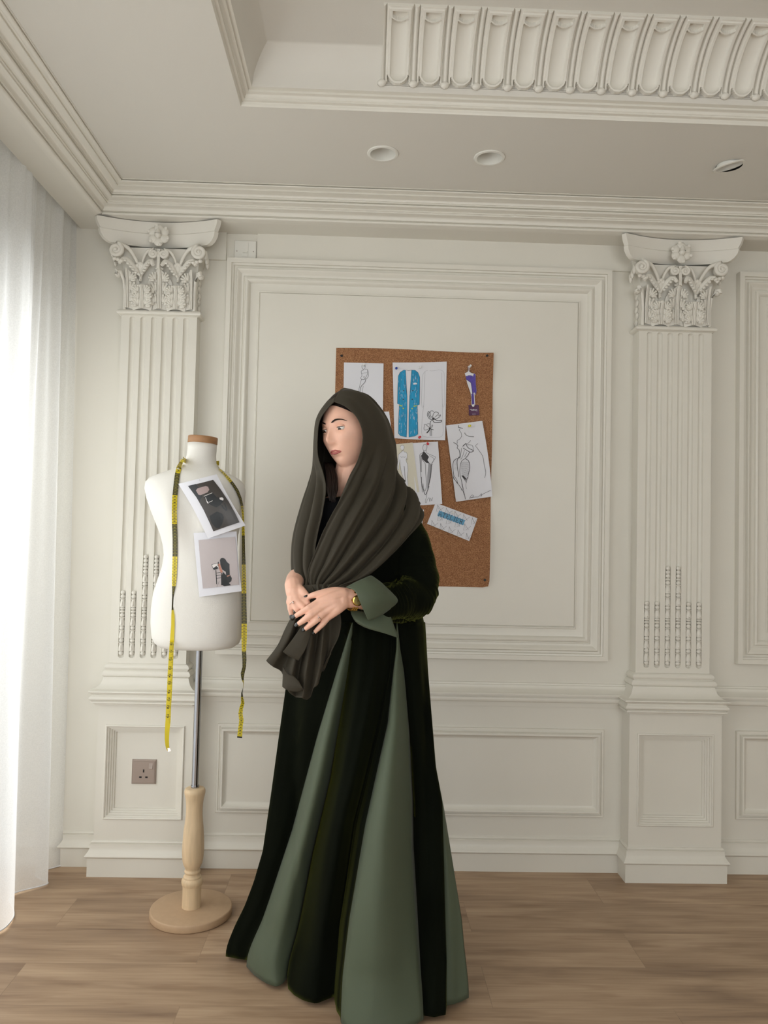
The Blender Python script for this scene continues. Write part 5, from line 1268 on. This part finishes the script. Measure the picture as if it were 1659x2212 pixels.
c2 = MB().grid(skin_ribs(ribs, 16, 16)).build('cuff', SATIN, robe, angle=0, solid=0.003); c2.matrix_parent_inverse = Matrix()

# ---- robe: flared skirt built from seam to seam, velvet with sage godets
SEAM = [
 [(1345, 640), (1420, 628), (1484, 618), (1612, 600), (1708, 587), (1839, 568), (1904, 549), (2066, 488)],
 [(1345, 761), (1380, 750), (1450, 728), (1588, 686.6), (1794, 631.5), (1942, 583), (2083, 534)],
 [(1345, 763), (1380, 761), (1450, 752), (1684, 714), (1846, 676), (1973, 652), (2114, 621.5)],
 [(1345, 842), (1450, 841), (1560, 820), (1691, 789), (1777, 767), (1898, 750), (2001, 734), (2156, 723)],
 [(1345, 857), (1400, 857), (1450, 850), (1563, 838), (1670, 814), (1780, 790), (1863, 776), (1984, 755.5), (2104, 741), (2208, 736.6)],
 [(1345, 859), (1400, 864), (1450, 872.6), (1588, 884.6), (1725, 891.5), (1829, 893), (1984, 902), (2139, 910.5), (2201, 914)],
 [(1345, 917.8), (1450, 923.8), (1656, 940.6), (1735, 955), (1829, 957.5), (1950, 960), (2080, 964), (2145, 963)],
 [(1345, 918), (1450, 924), (1656, 941), (1750, 959), (1856, 976), (1987, 997), (2156, 1012)]]
# strips: (hem points px,py from left seam to right seam, material, fullness of the fold)
STR = [([(488, 2066), (511, 2070), (534, 2074)], VELVET, 0.012), ([(533, 2088), (549, 2106), (573, 2123), (597, 2132), (611, 2124), (621, 2112)], SATIN, 0.056),
       ([(623, 2136), (635, 2149), (656, 2161), (683, 2168), (700, 2161), (722, 2152)], VELVET, 0.046), ([(723, 2158), (728, 2184), (736, 2198)], VELVET, -0.012),
       ([(737, 2209), (750, 2222), (790, 2234), (842, 2231), (893, 2215), (914, 2202)], SATIN, 0.050), ([(915, 2194), (938, 2197), (962, 2192)], VELVET, 0.012), ([(964, 2172), (980, 2169), (997, 2163), (1012, 2155)], SATIN, 0.010)]
HZ = 0.012; NROW = 60; REC = [0, 0.008, 0.042, 0.012, 0.0, 0.040, 0.0, 0.0]
def top_pt(x, py):
    u = (x - 779) / 140.0; u = max(-0.995, min(0.995, u)); return -0.605 - 0.125 * math.sqrt(1 - u * u)
frontrows = [[] for _ in range(NROW + 1)]; colmat = []
def strip_cols(k):
    hem, m_, full = STR[k]; n = 9 if len(hem) <= 3 else 15; cols = []
    for j in range(n):
        f_ = j / (n - 1); s = f_ * (len(hem) - 1); i = min(int(s), len(hem) - 2); hx = hem[i][0] + (hem[i + 1][0] - hem[i][0]) * (s - i); hy = hem[i][1] + (hem[i + 1][1] - hem[i][1]) * (s - i)
        H = atz(hx, hy, HZ); col = []
        ph0, ph1 = SEAM[k][-1][0], SEAM[k + 1][-1][0]
        for r in range(NROW + 1):
            t = r / NROW; py = 1345 + (hy - 1345) * t
            xa = lerp_poly(SEAM[k], min(py, SEAM[k][-1][0])); xb = lerp_poly(SEAM[k + 1], min(py, SEAM[k + 1][-1][0]))
            x = xa + (xb - xa) * f_
            if t > 0.85: 
                q = (t - 0.85) / 0.15; x = x * (1 - q * q) + hx * q * q
            Yt = top_pt(x, py); Y = Yt + (H.y - Yt) * (0.25 * t + 0.75 * t ** 1.25)
            Y -= full * math.sin(f_ ** 0.72 * math.pi) ** 0.9 * math.sin(min(1, t * 1.15) * math.pi) ** 0.8 * min(1, (xb - xa) / 60)
            Y += (REC[k] * (1 - f_) ** 2.2 + REC[k + 1] * f_ ** 2.2) * math.sin(min(1, t * 1.02) * math.pi) ** 0.7
            if m_ is VELVET: Y -= 0.0045 * math.sin(f_ * 21 + 1) * (1 - t) ** 1.3
            if m_ is VELVET: Y -= 0.0025 * math.sin(f_ * 9 + t * 4) * t
            else: Y -= 0.0022 * math.sin(f_ * 7 + t * 6 + 1) * t
            p = A(x, py, Y)
            if r == NROW: p = V3(H)
            col.append(p)
        cols.append(col)
    return cols
allcols = [strip_cols(k) for k in range(7)]
# soften the creases between strips: pull neighbouring edges into a valley
skv = MB(); gods = []
for k in range(7):
    rows = [[allcols[k][j][r] for j in range(len(allcols[k]))] for r in range(NROW + 1)]
    if STR[k][1] is VELVET: skv.grid(rows)
    else: gods.append(rows)
    if k < 6:  # step between this strip's edge and the next one's
        skv.grid([[allcols[k][-1][r], allcols[k + 1][0][r]] for r in range(NROW + 1)])
# closed back
L0, R0 = allcols[0][0], allcols[6][-1]; rows = []
for r in range(NROW + 1):
    a, b = R0[r], L0[r]; t = r / NROW; row = []
    bulge = 0.10 + 0.16 * t
    for j in range(33):
        q = j / 32; c = a.lerp(b, (1 - math.cos(q * math.pi)) / 2); c = V3(c); c.y += bulge * math.sin(q * math.pi) ** 0.8 * (1 + 0.05 * math.sin(q * 22) * t)
        row.append(c)
    rows.append(row)
skv.grid(rows)
sk = skv.build('skirt', VELVET, robe, angle=0, solid=0.002); sk.matrix_parent_inverse = Matrix()
for rows in gods:
    o = MB().grid(rows).build('godet', SATIN, sk, angle=0, solid=0.002); o.matrix_parent_inverse = Matrix(); o['label'] = 'sage green panel let into the velvet skirt'

# ---- headscarf
def fold(rows, fn):
    out = []
    n = len(rows); m_ = len(rows[0])
    for i, r in enumerate(rows):
        o_ = []
        for j, p in enumerate(r):
            a = rows[min(i + 1, n - 1)][j] - rows[max(i - 1, 0)][j]; b = r[min(j + 1, m_ - 1)] - r[max(j - 1, 0)]
            nn = a.cross(b); nn = nn.normalized() if nn.length > 1e-9 else V3((0, -1, 0))
            if nn.dot(CAM - p) < 0: nn = -nn
            o_.append(p + nn * fn(i / (n - 1), j / (m_ - 1)))
        out.append(o_)
    return out
RA = [
 [(722, 868, -.706), (748, 880, -.736), (773, 908, -.740), (782, 945, -.732), (772, 992, -.722), (755, 1027, -.720), (744, 1055, -.730), (730, 1089, -.742), (713, 1126, -.752), (697, 1161, -.762), (680, 1201, -.772), (668, 1229, -.785), (667, 1253, -.800), (674, 1277, -.828)],
 [(728, 854, -.682), (746, 857, -.702), (766, 866, -.712), (796, 902, -.716), (806, 945, -.708), (800, 990, -.700), (786, 1030, -.705), (772, 1062, -.728), (752, 1098, -.752), (732, 1135, -.766), (712, 1175, -.776), (694, 1214, -.786), (681, 1242, -.798), (677, 1262, -.812), (680, 1279, -.832)],
 [(735, 843, -.645), (757, 846, -.664), (782, 858, -.668), (815, 898, -.672), (828, 945, -.668), (828, 990, -.662), (818, 1030, -.672), (803, 1066, -.706), (780, 1104, -.742), (757, 1142, -.764), (733, 1182, -.780), (710, 1222, -.792), (692, 1249, -.804), (686, 1265, -.818), (688, 1279, -.836)],
 [(742, 838.5, -.600), (768, 846, -.617), (796, 858, -.622), (829, 900, -.622), (845, 945, -.618), (850, 990, -.618), (844, 1030, -.632), (831, 1070, -.678), (807, 1110, -.726), (781, 1150, -.758), (754, 1190, -.780), (726, 1230, -.796), (705, 1255, -.808), (696, 1268, -.820), (697, 1279, -.838)],
 [(746, 838.5, -.565), (772, 846, -.566), (800, 860, -.560), (835, 903, -.560), (852, 950, -.560), (857, 990, -.563), (856, 1026, -.585), (853, 1064, -.640), (835, 1110, -.700), (807, 1155, -.745), (775, 1198, -.775), (743, 1237, -.796), (719, 1259, -.810), (707, 1269, -.822), (706, 1278, -.838)],
 [(745, 840, -.545), (768, 849, -.528), (790, 862, -.515), (822, 906, -.508), (842, 952, -.508), (850, 990, -.515), (858, 1024, -.540), (875, 1055, -.595), (868, 1105, -.660), (840, 1158, -.722), (802, 1204, -.766), (764, 1243, -.792), (736, 1261, -.808), (722, 1268, -.820), (716, 1277, -.836)],
 [(743, 843, -.535), (775, 866, -.490), (800, 910, -.480), (818, 955, -.480), (832, 992, -.488), (855, 1030, -.515), (894, 1070, -.570), (899, 1110, -.625), (874, 1155, -.694), (836, 1200, -.752), (792, 1241, -.786), (756, 1260, -.804), (738, 1267, -.814), (728, 1275, -.832)],
 [(741, 847, -.530), (757, 872, -.478), (772, 915, -.468), (788, 960, -.470), (808, 1000, -.475), (845, 1045, -.500), (905, 1092, -.548), (914, 1121, -.600), (880, 1162, -.684), (841, 1204, -.744), (800, 1240, -.780), (770, 1255, -.798), (752, 1263, -.808), (742, 1271, -.826)]]
ribs = [[A(*p) for p in r] for r in RA]
rows = skin_ribs(ribs, 110, 120)
FOLDS = [(0.015, .016, .008), (0.10, .035, .006), (0.19, .025, -.008), (0.27, .035, .010), (0.36, .022, -.012), (0.46, .045, .010), (0.565, .022, -.012), (0.66, .045, .009), (0.755, .022, -.010), (0.86, .05, .008), (0.955, .02, -.005)]
def fa(t, s):
    k = min(1, max(0, (t - 0.30) / 0.22)); k2 = 1 - 0.45 * max(0, (t - 0.85) / 0.15); h = 0
    for c, w, amp in FOLDS:
        cc = c + 0.03 * math.sin(t * 5 + c * 9); h += amp * math.exp(-((s - cc) / w) ** 2)
    hood = 0.0035 * math.sin(s * 21 + t * 4) * min(1, t / 0.12) * (1 - k)
    return h * 1.25 * k * k2 + hood
rows = fold(rows, fa)
sc_ = MB(); sc_.grid(rows)
RBk = [
 [(722, 868, -.706), (708, 882, -.698), (691, 908, -.690), (686, 945, -.683), (687, 985, -.680), (699, 1024, -.690), (705, 1058, -.715), (698, 1108, -.738), (689, 1143, -.750), (682, 1178, -.762), (679, 1207, -.775), (673, 1246, -.798), (668, 1280, -.826)],
 [(726, 856, -.668), (704, 874, -.662), (685, 905, -.652), (680, 948, -.640), (680, 990, -.645), (690, 1028, -.668), (690, 1062, -.702), (681, 1110, -.730), (671, 1145, -.744), (664, 1180, -.756), (661, 1212, -.770), (660, 1250, -.794), (663, 1282, -.822)],
 [(730, 848, -.620), (706, 868, -.612), (684, 903, -.600), (678, 948, -.600), (677, 992, -.607), (680, 1030, -.635), (672, 1068, -.668), (659, 1112, -.700), (649, 1146, -.720), (643, 1180, -.736), (642, 1215, -.752), (646, 1254, -.780), (656, 1284, -.815)],
 [(736, 847, -.560), (709, 868, -.555), (688, 903, -.555), (682, 948, -.558), (678, 992, -.568), (672, 1030, -.595), (657, 1076, -.622), (642, 1122, -.648), (633, 1158, -.668), (629.5, 1190, -.690), (629, 1226, -.712), (633, 1260, -.750), (646, 1284, -.800)],
 [(738, 848, -.540), (714, 868, -.515), (703, 905, -.505), (700, 950, -.505), (697, 995, -.515), (685, 1035, -.530), (668, 1080, -.545), (653, 1125, -.565), (645, 1162, -.590), (641, 1195, -.620), (640, 1228, -.660), (643, 1256, -.715), (650, 1278, -.780)]]
rowsB = skin_ribs([[A(*p) for p in r] for r in RBk], 110, 70)
def fbk(t, s):
    k = min(1, max(0, (t - 0.34) / 0.2)); h = 0
    for c, w, amp in ((0.0, .03, .003), (0.14, .05, -.006), (0.27, .06, .007), (0.42, .035, -.008), (0.55, .06, .006), (0.70, .04, -.005)): h += amp * math.exp(-((s - c - 0.04 * math.sin(t * 5)) / w) ** 2)
    sag = -0.012 * math.exp(-((t - 0.93) / 0.035) ** 2) * math.exp(-((s - 0.35) / 0.2) ** 2)
    return h * k * 1.2 + sag
sc_.grid(fold(rowsB, fbk))
# over the back
bk0 = [A(*p) for p in RA[-1][:6]] + [A(885, 1110, -.505), A(880, 1170, -.490), A(865, 1230, -.480)]
bk1 = [A(740, 849, -.535), A(738, 878, -.478), A(742, 918, -.452), A(750, 960, -.445), A(762, 1000, -.452), A(775, 1045, -.470), A(785, 1100, -.470), A(785, 1160, -.468), A(780, 1235, -.465)]
bk2 = [A(*p) for p in RBk[-1][:6]] + [A(680, 1110, -.520), A(676, 1170, -.500), A(676, 1235, -.490)]
mid01 = [(a + b) / 2 + V3((0, 0.018, 0)) for a, b in zip(bk0, bk1)]; mid12 = [(a + b) / 2 + V3((0, 0.018, 0)) for a, b in zip(bk1, bk2)]
sc_.grid(skin_ribs([bk0, mid01, bk1, mid12, bk2], 60, 40))
scarf = sc_.build('headscarf', SHAWLM, person, angle=0, solid=0.0018)

# hanging tail of the scarf below the hands
TAIL = [
 [(640, 1312, -.815), (628, 1336, -.822), (614, 1362, -.828), (598, 1396, -.838), (577, 1427, -.835)],
 [(646, 1312, -.826), (636, 1345, -.836), (623, 1378, -.842), (607, 1412, -.846), (590, 1441, -.842)],
 [(652, 1312, -.812), (643, 1350, -.812), (633, 1392, -.812), (620, 1428, -.816), (609, 1453, -.815)],
 [(659, 1312, -.830), (652, 1358, -.842), (643, 1405, -.846), (632, 1450, -.846), (622, 1492, -.842)],
 [(667, 1313, -.812), (661, 1362, -.812), (653, 1412, -.812), (644, 1460, -.812), (637, 1505, -.815)],
 [(676, 1314, -.832), (672, 1366, -.846), (666, 1418, -.850), (658, 1466, -.848), (652, 1508, -.842)],
 [(687, 1315, -.812), (685, 1368, -.812), (680, 1420, -.814), (673, 1468, -.815), (666, 1510, -.815)],
 [(699, 1316, -.832), (698, 1368, -.842), (694, 1418, -.846), (688, 1455, -.844), (682, 1480, -.838)],
 [(713, 1317, -.812), (713, 1366, -.812), (709, 1404, -.812), (702, 1432, -.812), (695, 1452, -.812)],
 [(734, 1320, -.818), (737, 1346, -.826), (731, 1376, -.832), (719, 1402, -.834), (706, 1425, -.830)]]
tl = MB(); tl.grid(fold(skin_ribs([[A(*p) for p in r] for r in TAIL], 50, 90), lambda t, s: (0.0022 * math.sin(s * 33 + t * 7) + 0.0022 * math.sin(s * 17 - t * 5)) * t))
ribs = [[A(660, 1342, -.856), A(645, 1362, -.860), (A(628, 1386, -.862)), A(611, 1408, -.862)], [A(668, 1344, -.858), A(658, 1370, -.864), A(643, 1398, -.866), A(624, 1417, -.862)], [A(674, 1346, -.852), A(668, 1378, -.860), A(658, 1406, -.864), A(645, 1427, -.858)]]
tl.grid(skin_ribs(ribs, 16, 14))
ribs = [[A(611, 1440, -.838), A(611, 1462, -.840), A(610, 1483, -.838)], [A(622, 1455, -.846), A(621, 1475, -.850), A(620, 1490, -.846)], [A(634, 1460, -.850), A(636, 1480, -.856), A(640, 1494, -.850)], [A(646, 1472, -.852), A(652, 1484, -.858), A(656, 1490, -.852)]]
tl.grid(skin_ribs(ribs, 12, 14))
ribs = [[A(640, 1262, -.795), A(641, 1282, -.805), A(645, 1302, -.812), A(642, 1318, -.812)], [A(660, 1264, -.815), A(660, 1284, -.825), A(660, 1302, -.830), A(659, 1318, -.826)], [A(685, 1262, -.822), A(684, 1284, -.826), A(682, 1302, -.828), A(680, 1320, -.828)], [A(715, 1262, -.815), A(712, 1284, -.822), A(708, 1302, -.826), A(706, 1320, -.826)], [A(745, 1262, -.800), A(742, 1285, -.812), A(736, 1305, -.816), A(732, 1325, -.816)]]
tl.grid(skin_ribs(ribs, 16, 24))
t_ = tl.build('scarf_tail', SHAWLM, scarf, angle=0, solid=0.0016); t_.matrix_parent_inverse = Matrix()

# ---- wristwatch and rings
watch = bpy.data.objects.new('wristwatch', None); C.objects.link(watch); watch.empty_display_size = 0.02
wc = A(763, 1296, -0.832); ax = (A(790, 1298, -0.816) - A(750, 1294, -0.834)).normalized()
watch.location = wc; watch.matrix_world = Matrix.Translation(wc)
watch.parent = person; watch.matrix_parent_inverse = person.matrix_world.inverted()
def wpart(mb, name, m_): 
    o = mb.build(name, m_, None, angle=40); o.parent = watch; o.matrix_parent_inverse = Matrix.Translation(wc).inverted(); return o
face = V3((0.02, -1, 0.06)); face = (face - ax * face.dot(ax)).normalized(); side = ax.cross(face).normalized()
mb = MB(); Rw = 0.0296
for k in range(26):
    a = 2 * math.pi * k / 26
    d = face * math.cos(a) + side * math.sin(a); tdir = -face * math.sin(a) + side * math.cos(a)
    if math.cos(a) > 0.88: continue
    M = Matrix((ax, tdir, d)).transposed()
    for off, w_ in ((-0.0052, 0.0034), (0, 0.0034), (0.0052, 0.0034)):
        mb.sphere(wc + d * Rw * (0.92 if abs(math.cos(a)) < .5 else 1) + ax * off, 1.0, w_ * 0.85, 0.0036, 0.0018, n=10, M=M)
wpart(mb, 'bracelet', GOLD)
fc = wc + face * 0.0315; M = Matrix((ax, side, face)).transposed()
wpart(MB().lathe([(0.0005, -0.004), (0.0120, -0.004), (0.0138, -0.002), (0.0140, 0.001), (0.0128, 0.0032), (0.0108, 0.0036), (0.0104, 0.0026)], fc, 40, M=M), 'case', GOLD)
wpart(MB().lathe([(0.0005, 0.0027), (0.0105, 0.0027)], fc, 32, M=M), 'dial', DIAL)
mk = MB()
for k in range(12):
    a = k * math.pi / 6; p = fc + M @ V3((math.cos(a) * 0.0085, math.sin(a) * 0.0085, 0.0031)); mk.sphere(p, 0.0006, n=6)
mk.tube([fc + M @ V3((0, 0, 0.0034)), fc + M @ V3((0.0062, 0.002, 0.0034))], 0.0003, n=6); mk.tube([fc + M @ V3((0, 0, 0.0034)), fc + M @ V3((-0.002, 0.0045, 0.0034))], 0.0004, n=6)
wpart(mk, 'hands_and_markers', BLACK)
wpart(MB().tube([fc - side * 0.0 - ax * 0.0135, fc - ax * 0.0165], 0.0018, n=10), 'crown', GOLD)
def ring(p0, p1, f_, r, gem):
    a, b = A(*p0), A(*p1); c = a.lerp(b, f_); d = (b - a).normalized(); u = d.cross(V3((0, -1, 0))).normalized(); w = d.cross(u)
    mb = MB(); mb.tube([c + (u * math.cos(t * math.pi / 12) + w * math.sin(t * math.pi / 12)) * r for t in range(25)], 0.0008, n=8)
    g_ = c + V3((0, -1, 0.15)).normalized() * (r + 0.0006); mb.sphere(g_, gem, n=10); mb.sphere(g_ + d * gem, gem * 0.6, n=8); mb.sphere(g_ - d * gem, gem * 0.6, n=8)
    o = mb.build('finger_ring', SILVER, None); o.parent = person; o.matrix_parent_inverse = person.matrix_world.inverted()
ring(KN[2], PI_[2], 0.72, 0.0097, 0.0017)
ring(K2[2], P2_[2], 0.15, 0.0108, 0.0026)
